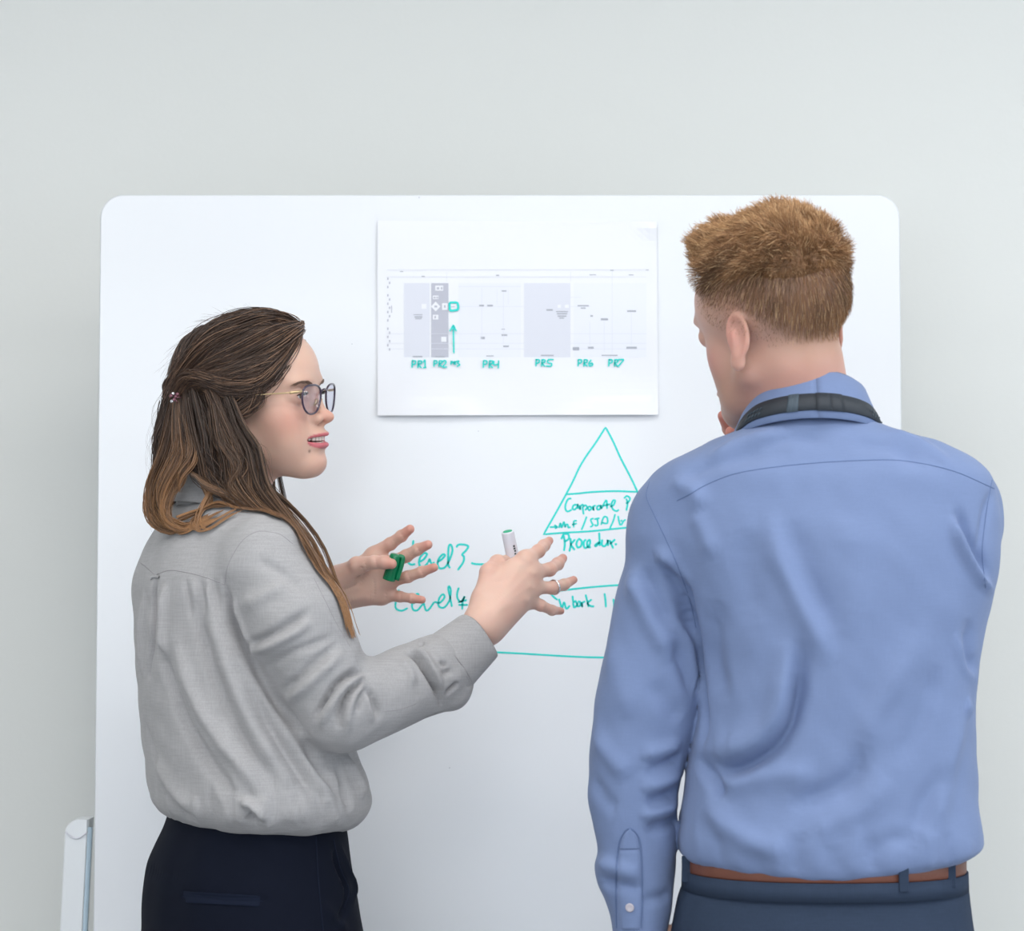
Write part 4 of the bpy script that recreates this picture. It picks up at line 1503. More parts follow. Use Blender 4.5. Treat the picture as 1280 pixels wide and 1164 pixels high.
for s in (-1, 1):
    ol = lens_outline(s)
    P_ = WF.wld(ol + ol[:1])
    rim = obj('rim', *tube(P_, 0.0014, 8, cap=False), M['frame'], gl)
    inn = WF.wld(lens_outline(s, k=0.97))
    c = inn.mean(0)
    fw = WF.R[:, 0]
    V_ = np.concatenate([inn + fw * 0.0006, inn - fw * 0.0006, [c + fw * 0.0016], [c + fw * 0.0004]])
    F_ = [(i, (i + 1) % 40, 80) for i in range(40)] + [((i + 1) % 40 + 40, i + 40, 81) for i in range(40)] + [(i, i + 40, (i + 1) % 40 + 40, (i + 1) % 40) for i in range(40)]
    obj('lens', V_, F_, M['lens'], gl)
    hx = 110 - 0.0021 * 56.5 * 56.5
    hinge = [(hx, 57.5 * s, 5), (hx - 4, 64 * s, 4.5), (hx - 12, 69 * s, 4)]
    obj('hinge', *tube(WF.wld(catmull(hinge, 8)), 0.0019, 8), M['gold'], gl)
    tp = [(hx - 11, 69 * s, 4), (hx - 42, 72.5 * s, 3.5), (20, 77 * s, 2), (2, 78 * s, 0), (-14, 77 * s, -10), (-22, 75 * s, -28)]
    obj('temple', *tube(WF.wld(catmull(tp, 24)), 0.0010, 8), M['gold'], gl)
    obj('nose_pad', *tube(WF.wld([(104, 8 * s, -6), (102.5, 9.5 * s, -11), (101, 11 * s, -15)]), [0.0014, 0.0022, 0.0014], 8), M['gold'], gl)
obj('bridge', *tube(WF.wld(catmull([(110.2, -10, 3), (111.8, -5, 5.5), (112.2, 0, 6.3), (111.8, 5, 5.5), (110.2, 10, 3)], 16)), 0.0014, 8), M['frame'], gl)

# ---- ring on the right hand
rp = W(690, 735, 2.920) * 0.83 + W(705, 731, 2.94) * 0.17
rd = nrm(W(705, 731, 2.94) - W(690, 735, 2.920))
A_ = nrm(np.cross(rd, [0, 0, 1]))
B_ = np.cross(rd, A_)
obj('ring', *tube([rp + (A_ * math.cos(a) + B_ * math.sin(a)) * 0.0092 for a in np.linspace(0, 2 * math.pi, 40)], 0.0013, 8, cap=False), M['silver'], woman, label='silver ring on ring finger')

# ---- nails on the left hand are turned away; the right hand shows the tips only
# ---- the marker and its cap
mk = empty('marker_pen', W(641, 700, 2.925), 'white marker pen with green plug end, held upright in the hand wearing the ring', 'marker')
ma, mb = W(634.5, 664.5, 2.926), W(660, 790, 2.960)
md = nrm(mb - ma)
Lm = 0.105
obj('barrel', *lathe([(0.0068, 0.0), (0.0080, 0.0006), (0.0084, 0.002), (0.0084, Lm - 0.03), (0.0078, Lm - 0.026), (0.0078, Lm - 0.012), (0.0050, Lm - 0.006), (0.0030, Lm)], md, ma, 32), M['white_pl'], mk)
obj('end_plug', *lathe([(0.0050, -0.0012), (0.0060, -0.0008), (0.0062, 0.0016)], md, ma, 28), M['green_end'], mk)
obj('nib', *lathe([(0.0024, Lm - 0.001), (0.0022, Lm + 0.004), (0.0010, Lm + 0.006)], md, ma, 14), M['green_pl'], mk)
# printed band facing the camera, letters as small dark blocks running down the barrel
sd = nrm(np.cross(md, [0, -1, 0]))
tow = np.cross(sd, md)
tow = tow if tow[1] < 0 else -tow
V_, F_ = [], []
pr = []
for k, (h0, h1, a0, a1) in enumerate([(0.018, 0.0205, 22, 40), (0.0215, 0.0235, 20, 42), (0.0245, 0.027, 25, 42), (0.0285, 0.0305, 20, 38), (0.032, 0.036, 16, 50), (0.038, 0.042, 16, 50)]):
    q = []
    for h in (h0, h1):
        for a in np.linspace(a0, a1, 4):
            aa = math.radians(a)
            q.append(ma + md * h + (tow * math.cos(aa) + np.array(sd if sd[0] > 0 else -sd) * math.sin(aa)) * 0.00855)
    pr.append((q, [(i, i + 1, i + 5, i + 4) for i in range(3)]))
obj('printed_label', *join(pr), M['dark_print'], mk, smooth=False)
ca, cb = W(495.5, 693, 3.010), W(486, 725, 3.016)
cdir = nrm(cb - ca)
cp = empty('green_cap', (ca + cb) / 2, 'green marker cap with clip pinched between thumb and fingers of the open palm', 'cap')
Lc = np.linalg.norm(cb - ca)
obj('cap_body', *lathe([(0.0062, 0.0), (0.0076, 0.0008), (0.0082, 0.0028), (0.0088, Lc - 0.002), (0.0086, Lc), (0.0064, Lc + 0.0003), (0.0062, Lc - 0.012)], cdir, ca, 28), M['green_pl'], cp)
sx_ = nrm(np.cross(cdir, [0, 1, 0]))
sx_ = sx_ if sx_[0] > 0 else -sx_
cl = [ca + cdir * 0.0015 + sx_ * 0.004, ca + cdir * 0.002 + sx_ * 0.0098, ca + cdir * 0.012 + sx_ * 0.0110, ca + cdir * (Lc - 0.003) + sx_ * 0.0108]
obj('cap_clip', *tube(catmull(np.array(cl) + [0, -0.003, 0], 16), 0.0033, 8), M['green_pl'], cp)
obj('cap_groove', *join([tube([ca + cdir * 0.012 + nrm(-sx_ * math.sin(a) + np.array([0, -1, 0]) * math.cos(a)) * 0.0082, ca + cdir * (Lc - 0.004) + nrm(-sx_ * math.sin(a) + np.array([0, -1, 0]) * math.cos(a)) * 0.0087], 0.0005, 5) for a in (-0.2, 0.1, 0.4, 0.7, 1.0)]), M['green_pl'], cp)

# ---- hair: an under-layer on the skull, then locks of strands
HS = 1.0


def hair_cap_sdf(P):
    Q = WF.loc(P)
    d = ell(Q, (-4, 0, 30), (99, 80, 79))
    d = smin(d, ell(Q, (-30, 0, -30), (66, 74, 60)), 25)
    # cut away the face: everything in front of a slanting hairline
    a = np.abs(Q[:, 1])
    face = (Q[:, 0] - 14 - 0.95 * np.maximum(Q[:, 2] + 5, -30) + 0.0 * a)      # > 0 in front
    face = np.minimum(face, 82 - Q[:, 2])
    d = smax(d, face, 14)
    d = smax(d, -Q[:, 2] - 75, 15)
    return (d + 1.5 * wob(Q, 0.09, 31)) * np.float32(0.00085)


hc = nets(hair_cap_sdf, hp + [-0.13, -0.12, -0.14], hp + [0.12, 0.12, 0.13], 0.003)
dark, midb, light, gold_ = (np.array(srgb(*c)) for c in ((44, 33, 29), (84, 63, 51), (146, 114, 92), (190, 138, 88)))
hair = obj('hair', hc[0], hc[1], M['hair_w'], woman, cols=np.tile(np.array(srgb(48, 36, 31)), (len(hc[0]), 1)), label='long wavy brown hair with golden ends, half tied back')


def on_skull(q, off):
    """push a local point out to the hair surface"""
    c = np.array([-4, 0, 30.0])
    r = np.array([99, 80, 79.0])
    v = (np.asarray(q) - c) / r
    v = v / np.linalg.norm(v, axis=-1, keepdims=True)
    return c + v * (r + off)


# crown strands: from the hairline and parting back to the clip
clip_l = WF.loc(W(219, 497, 2.885)[None].astype(np.float32))[0].astype(float)
S, SC = [], []
n_cr = 2600
for k in range(n_cr):
    u = rng.random()
    near = rng.random() < 0.78
    # hairline from the forehead centre (u=0) down to the temple above the ear (u=1)
    hl_ = catmull([(80, -2, 78), (86, -22, 66), (84, -40, 50), (72, -58, 30), (52, -70, 12), (36, -76, -4)], 60)[int(u * 59)]
    if rng.random() < 0.35:
        hl_ = np.array([80 - 120 * u, -4, 90])       # the parting along the crown
    st = hl_ + rng.normal(size=3) * 2.0
    tgt = clip_l + rng.normal(size=3) * [4, 5, 6] + [0, 0, 26 * max(0, rng.normal() * 0.5)]
    tgt = tgt + np.array([-6, 0, 10 * (1 - u)])
    if not near:
        st[1] = -st[1] + 4
        tgt[1] = -tgt[1] * 0.6
    t = np.linspace(0, 1, 18)[:, None]
    mid = st * (1 - t) + tgt * t
    ramp = np.clip(t[:, 0] * 5, 0, 1)
    lift_ = 2 + 2.0 * math.sin(k * 0.7) + rng.random() * 3
    sag = np.array([0, 0, -1]) * (np.sin(np.pi * t) * (16 * u + 4))
    sw = np.sin(t * 5 + st[2] * 0.11) * 3.0 * np.array([0.2, 0, 1.0])
    p = on_skull(mid + sag * 0.6 + sw, ((lift_ + 2.2 * wob(mid, 0.045, 44)) * ramp - 15 * (1 - ramp))[:, None])
    S.append(WF.wld(p))
    g_ = rng.random()
    SC.append(dark * (1 - g_) + (midb if rng.random() < 0.8 else light) * g_)
# front swoops that leave the hairline and hang back over the temple
for guide, cnt, rad in (([(330, 447, 2.885), (338, 462, 2.872), (318, 482, 2.868), (285, 487, 2.868), (252, 478, 2.875)], 160, 0.006),
                        ([(372, 418, 2.925), (348, 452, 2.875), (318, 478, 2.866), (280, 480, 2.866), (240, 470, 2.87), (222, 490, 2.88)], 260, 0.010),
                        ([(372, 408, 2.94), (342, 425, 2.878), (300, 448, 2.868), (260, 462, 2.872), (228, 488, 2.885)], 260, 0.012),
                        ([(350, 398, 2.96), (312, 404, 2.885), (265, 425, 2.875), (232, 460, 2.885), (218, 492, 2.895)], 260, 0.013),
                        ([(377, 405, 2.945), (367, 428, 2.90), (347, 455, 2.876), (322, 480, 2.866), (292, 491, 2.866), (258, 482, 2.872)], 420, 0.0062),
                        ([(377, 412, 2.95), (368, 416, 2.91), (345, 432, 2.880), (312, 455, 2.868), (270, 468, 2.868), (232, 486, 2.88)], 300, 0.008),
                        ([(376, 412, 2.955), (360, 402, 2.945), (330, 396, 2.93), (285, 402, 2.92), (244, 428, 2.91), (217, 470, 2.91)], 330, 0.0075),
                        ([(328, 455, 2.874), (322, 480, 2.868), (316, 500, 2.868), (300, 512, 2.868), (288, 520, 2.868), (290, 540, 2.868)], 200, 0.008)):
    g = catmull([W(*p) for p in guide], 18)
    for k in range(cnt):
        o_ = rng.normal(size=3) * rad * [0.7, 0.35, 0.7]
        t = np.linspace(0, 1, 18)[:, None]
        S.append(g + o_ * (0.3 + 0.7 * np.sin(np.pi * np.clip(t * 1.15, 0, 0.8))) + 0.0015 * np.sin(t * 6 + rng.random() * 6) * [1, 0, 1])
        g_ = rng.random()
        SC.append(midb * (1 - g_) + (light if g_ > 0.75 else dark) * g_)
S = np.array(S)
V_, F_, si, tt = strands(S, 0.00055)
SC = np.array(SC)
obj('crown_strands', V_, F_, M['hair_w'], hair, cols=SC[si], kind='stuff')

# hanging locks: guides in world space, each a bundle with its own waves
LOCKS = [
    # back lock that curls round at the bottom left
    ([(224, 492, 2.90), (214, 530, 2.89), (206, 572, 2.885), (194, 604, 2.88), (191, 635, 2.875), (205, 658, 2.87), (238, 668, 2.865), (270, 662, 2.86)], 300, [9, 10, 13, 13, 12, 9, 6, 3], 1.0),
    ([(222, 500, 2.88), (222, 540, 2.87), (224, 572, 2.862), (210, 602, 2.858), (204, 632, 2.856), (216, 655, 2.855), (244, 664, 2.852), (282, 652, 2.85)], 260, [7, 9, 13, 12, 9, 7, 5, 3], 1.3),
    ([(232, 520, 2.87), (238, 548, 2.86), (241, 575, 2.852), (230, 596, 2.85), (218, 618, 2.85)], 110, [3, 6, 7, 5, 3], 1.6),
    ([(215, 500, 2.93), (205, 540, 2.92), (205, 580, 2.92), (215, 610, 2.91)], 160, [9, 9, 8, 6], 0.6),
    ([(226, 505, 2.905), (232, 545, 2.895), (238, 575, 2.888), (246, 592, 2.885)], 170, [9, 14, 11, 4], -0.3),
    ([(222, 486, 2.915), (208, 528, 2.905), (204, 560, 2.90), (206, 592, 2.895)], 170, [5, 8, 9, 8], 0.1),
    ([(228, 466, 2.925), (212, 488, 2.915), (206, 515, 2.91), (204, 550, 2.91)], 170, [5, 6, 7, 6], 0.0),
    # middle mass
    ([(240, 492, 2.875), (250, 530, 2.865), (258, 560, 2.86), (262, 590, 2.858), (290, 615, 2.855), (330, 640, 2.835), (352, 660, 2.82)], 320, [10, 16, 18, 17, 12, 10, 7], 0.1),
    ([(262, 495, 2.872), (275, 535, 2.86), (288, 570, 2.852), (290, 598, 2.85), (310, 628, 2.84), (345, 660, 2.82), (372, 694, 2.80), (392, 720, 2.80)], 340, [12, 16, 18, 16, 13, 10, 7, 5], 0.0),
    ([(285, 500, 2.868), (300, 538, 2.860), (316, 565, 2.853), (318, 592, 2.848), (326, 620, 2.845), (354, 652, 2.82), (386, 692, 2.79), (409, 733, 2.78), (427, 770, 2.775), (437, 800, 2.775)], 380, [8, 11, 13, 13, 12, 11, 9, 8, 6, 2], 0.0),
    ([(296, 525, 2.868), (308, 553, 2.862), (322, 577, 2.856), (326, 600, 2.855), (334, 622, 2.86), (360, 648, 2.85), (392, 688, 2.83), (414, 730, 2.81), (431, 770, 2.80), (439, 797, 2.80)], 300, [4, 6, 8, 9, 9, 8, 7, 6, 5, 2], 0.0),
    ([(270, 510, 2.865), (280, 555, 2.855), (300, 585, 2.848), (292, 612, 2.846), (320, 640, 2.835), (350, 668, 2.81)], 200, [10, 13, 13, 10, 8, 4], 0.3),
    # golden curls over the shoulder
    ([(240, 592, 2.852), (262, 606, 2.85), (290, 620, 2.845), (320, 638, 2.832), (346, 655, 2.81)], 130, [3, 5, 6, 6, 4], 1.0),
    ([(252, 600, 2.86), (262, 628, 2.855), (246, 645, 2.852), (256, 664, 2.85), (278, 664, 2.845), (305, 646, 2.84)], 110, [4, 5, 6, 5, 4, 3], 1.5),
    ([(265, 612, 2.855), (252, 640, 2.85), (254, 662, 2.845), (272, 673, 2.842), (296, 664, 2.84), (308, 655, 2.835)], 60, [3, 3, 3, 2, 2, 1.5], 2.0),
    ([(225, 650, 2.858), (250, 640, 2.855), (275, 632, 2.848), (310, 640, 2.838), (338, 650, 2.82)], 90, [5, 4, 5, 5, 3], 1.4),
    # far side, falling in front of the far shoulder
    ([(330, 560, 2.99), (335, 600, 3.0), (345, 640, 3.0), (360, 690, 2.98), (385, 730, 2.93)], 140, [8, 10, 11, 9, 5], 0.2),
]
S, SC = [], []
LM = 22
tl = np.linspace(0, 1, LM)
for guide, cnt, rad, goldish in LOCKS:
    g = catmull([W(*p) for p in guide], LM)
    r = np.interp(tl, np.linspace(0, 1, len(rad)), rad) * 0.00105
    nclump = max(3, cnt // 22)
    co = rng.normal(size=(nclump, 3)) * 0.52
    cph = rng.random((nclump, 2)) * 6.28
    csh = rng.random(nclump) ** 1.6
    for k in range(cnt):
        j = rng.integers(nclump)
        fly = rng.random() < 0.012
        o_ = co[j] + rng.normal(size=3) * (0.20 if not fly else 0.75)
        o_ = o_ * np.array([0.9, 0.55, 0.9])
        wv = np.sin(tl * 9 + cph[j, 0])[:, None] * np.array([0.0042, 0.002, 0.0012]) * (0.3 + tl)[:, None]
        wv = wv + np.sin(tl * 17 + cph[j, 1])[:, None] * np.array([0.0006, 0.0006, 0.0004])
        p = g + o_[None] * r[:, None] + wv
        cut = 1 - 0.12 * rng.random()
        idx_ = tl * cut * (LM - 1)
        p = np.stack([np.interp(idx_, np.arange(LM), p[:, a]) for a in range(3)], 1)
        S.append(p)
        SC.append((rng.random(), goldish, float(np.clip(0.72 * csh[j] + 0.28 * rng.random(), 0, 1))))
S = np.array(S)
SC = np.array(SC)
for _ in range(3):
    Q_ = S.reshape(-1, 3).astype(np.float32)
    dd = blouse_sdf(Q_)
    I_ = np.where(dd < 0.0045)[0]
    gr = np.stack([blouse_sdf(Q_[I_] + np.float32(0.002) * e) - dd[I_] for e in np.eye(3, dtype=np.float32)], 1)
    gr /= np.linalg.norm(gr, axis=1)[:, None] + 1e-9
    Q_ = Q_.astype(float)
    Q_[I_] += gr * (0.0045 - dd[I_])[:, None]
    S = Q_.reshape(S.shape)
V_, F_, si, tt = strands(S, 0.0006)
zpx = np.clip((V_[:, 2] - W(300, 670, 2.87)[2]) / (W(300, 500, 2.87)[2] - W(300, 670, 2.87)[2]), -0.6, 1)
gw = np.clip((1 - zpx) * 0.75 + (SC[si, 1] - 0.5) * 0.28 + (SC[si, 0] - 0.5) * 0.5, 0, 1) ** 2.1
sh = SC[si, 2][:, None]
C_ = (dark * (1 - sh) + midb * sh)
C_ = C_ * (1 - gw[:, None]) + (light * 0.6 + gold_ * 0.4) * (1 - sh) * gw[:, None] * 0.75 + gold_ * sh * gw[:, None]
hi = (SC[si, 0] > 0.9)[:, None]
C_ = np.where(hi, C_ * 0.5 + light * 0.5, C_)
obj('hanging_locks', V_, F_, M['hair_w'], hair, cols=C_, kind='stuff', label='wavy locks turning golden towards the tips')
# loose flyaway hairs
S = []
for k in range(90):
    a = rng.random() * 2.2 + 0.9
    q0 = np.array([-4 + 99 * math.cos(a) * 0.98, rng.normal() * 30, 30 + 79 * math.sin(a)])
    q0 = on_skull(q0, 2)
    dv = nrm(np.cross(np.array([0, 1.0, 0]), q0 - np.array([-4, 0, 30])) * np.array([-1, 0, -1]) + (q0 - np.array([-4, 0, 30])) * 0.16 + rng.normal(size=3) * 12)
    q = [q0 + dv * L_ + (q0 - [-4, 0, 30]) / 90 * (5 * math.sin(L_ / 40 * 3)) for L_ in np.linspace(0, 22, 10)]
    S.append(WF.wld(q))
for k in range(120):
    x0 = rng.uniform(196, 216)
    y0 = rng.uniform(470, 600)
    g = [W(x0 + 12, y0, 2.93), W(x0 - rng.uniform(0, 12), y0 + 25, 2.93), W(x0 - rng.uniform(-4, 16), y0 + 55, 2.93), W(x0 - rng.uniform(-10, 10), y0 + 80, 2.93)]
    S.append(catmull(g, 10))
for k in range(26):
    x0, y0 = rng.uniform(300, 330), rng.uniform(535, 575)
    S.append(catmull([W(x0 - 10, y0, 2.868), W(x0 + 8, y0 + 8, 2.862), W(x0 + 14, y0 + 28, 2.862), W(x0 + 4, y0 + 45, 2.862)], 10))
V_, F_, si, tt = strands(np.array(S), 0.00011)
obj('flyaway_hairs', V_, F_, M['hair_w'], hair, cols=np.tile(midb, (len(V_), 1)), kind='stuff')

# hair clip with small stones
hcl = bpy.data.objects.new('hair_clip', None)
scene.collection.objects.link(hcl)
hcl.parent = woman
cc0 = W(218, 497, 2.872)
hcl.location = tuple(cc0 - parent_world(woman))
hcl['label'] = 'small clip set with dark and clear stones at the back of the hair'
for k, (dx, dz) in enumerate([(-4, 2), (-1, 5), (2, 1), (0, -3), (-3, -5), (4, 4)]):
    p = cc0 + np.array([dx, -2, dz]) * MM
    obj('stone', *lathe([(0.0004, -0.0022), (0.0019, -0.0008), (0.0023, 0.0006), (0.0012, 0.002)], (0.1 * dx, -1, 0.1), p, 8), M['clip'] if k not in (1, 4) else M['silver'], hcl, smooth=False)
obj('claw', *join([tube(catmull([cc0, cc0 + np.array([6 * math.cos(a), 0, 6 * math.sin(a)]) * MM + [0, -0.004, 0], cc0 + np.array([9 * math.cos(a), 3, 9 * math.sin(a)]) * MM], 8), [0.0006] * 7 + [0.0003], 6) for a in (0.0, 0.7, 5.3)]), M['clip'], hcl)
# ================================================================ the man
MY = 2.64
man = empty('person', (at(1032, 700, MY)[0], MY, 0), 'person with short ginger hair in blue shirt, brown belt and black lanyard, seen from behind', 'person')
MYAW = math.radians(90 + 35)
MF = Frame(at(974, 402, 2.62), MYAW, 0.0, 0.0, 1.07, math.radians(8))
MSK = np.array(srgb(208, 166, 150))
bfc, blc = np.array([0, 1.0, 0]), np.array([-1.0, 0, 0])

neck1, neck2 = MF.wld((-12, -6, -48)), W(1013, 560, 2.655)


def m_head(P):
    d = head_sdf(MF.loc(P), 'm', False) * np.float32(MF.k)
    d = smin(d, rcone(P, neck1, neck2, 0.054, 0.056), 0.020)
    return d


hm = MF.o
s1 = nets(m_head, hm + [-0.17, -0.17, -0.21], hm + [0.15, 0.16, 0.14], 0.0022)
Qm = MF.loc(s1[0].astype(np.float32)).astype(float)
mc = head_colour(Qm, 'm')
# neck and nape: rosier below the ears; cropped hair shows through as a brown fade
mc0 = mc.copy()
w_ = np.clip((-40 - Qm[:, 2]) / 40, 0, 1) * np.clip((50 - Qm[:, 0]) / 30, 0, 1)
mc = mc * (1 - 0.45 * w_[:, None]) + np.array(srgb(200, 138, 130)) * 0.45 * w_[:, None]


def hair_edge(Q):
    """height of the hairline above which the cropped hair is dense, by angle round the head"""
    ang = np.degrees(np.arctan2(np.abs(Q[:, 1]), Q[:, 0]))    # 0 front, 180 back
    return np.interp(ang, [0, 30, 45, 60, 75, 90, 105, 120, 140, 160, 180], [94, 86, 62, 34, 25, 22, 16, 0, -18, -32, -36])


he = hair_edge(Qm)
fade = np.clip((Qm[:, 2] - (he - 34)) / 60, 0, 1)
front = np.degrees(np.arctan2(np.abs(Qm[:, 1]), Qm[:, 0]))
fade = fade * np.clip((front - 40) / 14, 0, 1) + np.clip((Qm[:, 2] - he) / 14, 0, 1) * (1 - np.clip((front - 40) / 14, 0, 1))
ear_m = np.clip((np.abs(Qm[:, 1]) - 75) / 3, 0, 1) * (Qm[:, 2] < 24) * (np.abs(Qm[:, 0] + 12) < 34)
fade *= 1 - ear_m
stub = np.array(srgb(156, 124, 100)) * (1 - fade[:, None]) + np.array(srgb(122, 92, 68)) * fade[:, None]
mc = mc * (1 - 0.78 * fade[:, None]) + stub * 0.78 * fade[:, None]
# beard stubble on cheek and jaw
bw = np.clip((-34 - Qm[:, 2]) / 20, 0, 1) * np.clip((Qm[:, 0] - 2) / 20, 0, 1) * 0.38
mc = mc * (1 - bw[:, None]) + np.array(srgb(164, 128, 108)) * bw[:, None]

# ---- raised right hand at the chin and left hand hanging
msh_l, mel_l, mwr_l = W(848, 660, 2.66), W(812, 905, 2.66), W(799, 1190, 2.655)
msh_r, mel_r, mwr_r = W(1190, 655, 2.68), W(1165, 800, 2.83), W(985, 640, 2.86)
MW = MF.wld
h0 = mwr_r
kn = [W(944, 580, 2.83), W(950, 592, 2.815), W(957, 604, 2.81), W(966, 614, 2.815)]
mfing = [([kn[0], W(928, 556, 2.80), W(912, 536, 2.775), W(904, 520, 2.76)], [0.0108, 0.0094, 0.0086, 0.0070]),
         ([kn[1], W(932, 575, 2.785), W(918, 556, 2.76), W(914, 540, 2.75)], [0.0110, 0.0098, 0.0088, 0.0072]),
         ([kn[2], W(938, 590, 2.785), W(935, 574, 2.765), W(945, 566, 2.76)], [0.0104, 0.0092, 0.0084, 0.0068]),
         ([kn[3], W(950, 602, 2.790), W(950, 590, 2.775), W(960, 585, 2.77)], [0.0094, 0.0080, 0.0072, 0.0060]),
         ([W(972, 628, 2.85), W(972, 600, 2.83), W(962, 572, 2.80), W(955, 556, 2.785)], [0.016, 0.0125, 0.0105, 0.0085])]


def m_hand_r(P):
    return hand_sdf(P, h0, 0.024, kn, [0.0125, 0.0130, 0.0125, 0.0115], mfing, 0.018, None, (mwr_r * 0.75 + mel_r * 0.25, 0.030, 1.0))


s2 = bound_nets(m_hand_r, [p for f_ in mfing for p in f_[0]] + [h0, mwr_r * 0.8 + mel_r * 0.2], 0.02, 0.0018)
wz = mwr_l
hz = lambda dx, dy, dz: wz + np.array([dx, dy, dz]) * 0.001
k2 = [hz(-6, 34, -84), hz(-10, 12, -90), hz(-10, -9, -88), hz(-8, -28, -80)]
lf2 = [([k2[0], hz(2, 44, -124), hz(12, 44, -148), hz(20, 40, -166)], [0.0108, 0.0094, 0.0086, 0.0068]),
       ([k2[1], hz(0, 16, -136), hz(12, 16, -164), hz(24, 14, -182)], [0.0110, 0.0096, 0.0088, 0.0070]),
       ([k2[2], hz(0, -12, -132), hz(13, -11, -158), hz(26, -9, -174)], [0.0104, 0.0092, 0.0084, 0.0068]),
       ([k2[3], hz(4, -36, -114), hz(14, -36, -134), hz(24, -33, -148)], [0.0094, 0.0080, 0.0073, 0.0060]),
       ([hz(0, 26, -20), hz(10, 44, -54), hz(20, 52, -82), hz(24, 52, -104)], [0.016, 0.0125, 0.0108, 0.0085])]


def m_hand_l(P):
    return hand_sdf(P, wz, 0.024, k2, [0.0125, 0.0130, 0.0125, 0.0115], lf2, 0.018, None, (wz + np.array([0, 0.01, 0.07]), 0.028, 1.0))


s3 = bound_nets(m_hand_l, [p for f_ in lf2 for p in f_[0]] + [wz + [0, 0, 0.06]], 0.02, 0.0025)


def mhc(V, fl):
    C = np.tile(MSK, (len(V), 1))
    for p in fl:
        w = np.clip(0.7 * np.exp(-(np.linalg.norm(V - p[0][-1], axis=1) / 0.016) ** 2), 0, 1)[:, None]
        C = C * (1 - w) + np.array(srgb(214, 126, 112)) * w
    return C


def m_body(P):
    d = chain(P, [W(1010, 560, 2.64), W(1025, 700, 2.64), W(1030, 900, 2.64), W(1030, 1110, 2.64)], [0.05, 0.085, 0.085, 0.095], 0.06)
    d = smin(d, chain(P, [W(1000, 620, 2.64), msh_l, mel_l, mwr_l], [0.05, 0.034, 0.032, 0.024], 0.03), 0.03)
    d = smin(d, chain(P, [W(1060, 620, 2.64), msh_r, mel_r, mwr_r], [0.05, 0.034, 0.032, 0.024], 0.03), 0.03)
    for s in (-1, 1):
        x = W(1030, 1110, 2.64)[0] + s * 0.09
        d = smin(d, chain(P, [np.array([x, 2.65, 0.95]), np.array([x, 2.65, 0.5]), np.array([x, 2.64, 0.1])], [0.088, 0.056, 0.040], 0.03), 0.03)
    return d


s4 = nets(m_body, [0.05, 2.4, 0.03], [0.62, 3.0, W(640, 545, 2.64)[2]], 0.009)
bV, bF, bC = merge([(s1[0], s1[1], mc), (s2[0], s2[1], mhc(s2[0], mfing)), (s3[0], s3[1], mhc(s3[0], lf2)), (s4[0], s4[1], np.tile(MSK, (len(s4[0]), 1)))])
obj('body', bV, bF, M['skin'], man, cols=bC)
for s in (-1, 1):
    o_ = np.array([80, 31.5 * s, -1.5])
    g = nets(lambda P: (np.linalg.norm(MF.loc(P) - o_.astype(np.float32), axis=1) - 12.2) * np.float32(MF.k), MF.wld(o_) - 0.015, MF.wld(o_) + 0.015, 0.0018)
    q = MF.loc(g[0].astype(np.float32)) - o_
    q /= np.linalg.norm(q, axis=1)[:, None]
    ang = np.arccos(np.clip(q @ nrm([1.0, 0.0, -0.15]), -1, 1))
    cc = np.tile(np.array([0.82, 0.80, 0.78]), (len(q), 1))
    cc[ang < 0.50] = srgb(96, 120, 140)
    cc[ang < 0.20] = (0.01, 0.01, 0.01)
    obj('eye', g[0], g[1], M['eye'], man, cols=cc)

# ---- shirt
m_rows = [(518, 958, 1066), (528, 940, 1090), (540, 915, 1125), (552, 890, 1165), (566, 868, 1196), (582, 848, 1222), (600, 836, 1238), (630, 828, 1246), (680, 830, 1248), (740, 846, 1240), (790, 862, 1228), (830, 872, 1220), (880, 872, 1216),
          (940, 862, 1216), (1000, 853, 1219), (1040, 847, 1225), (1060, 846, 1228), (1076, 850, 1226), (1088, 862, 1206)]


def straight_loft(rows, Y, ratio_z, n=2.4):
    z = np.array([at(640, r[0], Y)[2] for r in rows])
    xl = np.array([at(r[1], r[0], Y)[0] for r in rows])
    xr = np.array([at(r[2], r[0], Y)[0] for r in rows])
    b = np.interp([r[0] for r in rows], [q[0] for q in ratio_z], [q[1] for q in ratio_z])
    o = np.argsort(z)
    z, cx, hw, b = z[o], ((xl + xr) / 2)[o], ((xr - xl) / 2)[o], b[o]

    def f(P, Yc=None, grow=0.0, kk=0.018):
        Yc = Y if Yc is None else Yc
        zq = np.clip(P[:, 2], z[0], z[-1])
        a = spl(zq, z, hw) + grow
        x0 = spl(zq, z, cx)
        bb = spl(zq, z, b) + grow
        u, v = (P[:, 0] - x0) / a, (P[:, 1] - Yc) / bb
        r = (np.abs(u) ** n + np.abs(v) ** n) ** (1 / n)
        d = (r - 1) * np.minimum(a, bb) * 0.92
        return smax(d, np.maximum(z[0] - P[:, 2], P[:, 2] - z[-1]), kk)
    return f


m_torso = straight_loft(m_rows, MY, [(518, 0.068), (528, 0.078), (560, 0.095), (600, 0.112), (700, 0.130), (850, 0.128), (1000, 0.128), (1050, 0.134), (1090, 0.125)])
a_rows = [(600, 815, 880), (640, 799, 876), (700, 782, 874), (760, 766, 874), (810, 756, 877), (870, 745, 878), (910, 740, 872), (940, 737, 861), (970, 736, 852), (1000, 735, 848), (1030, 740, 847), (1062, 747, 846), (1085, 744, 845),
          (1105, 748, 843), (1125, 757, 841), (1150, 764, 838), (1190, 768, 832), (1230, 768, 826)]
m_arm = straight_loft(a_rows, 2.655, [(600, 0.05), (700, 0.055), (870, 0.06), (1000, 0.052), (1100, 0.045), (1230, 0.036)], 2.1)


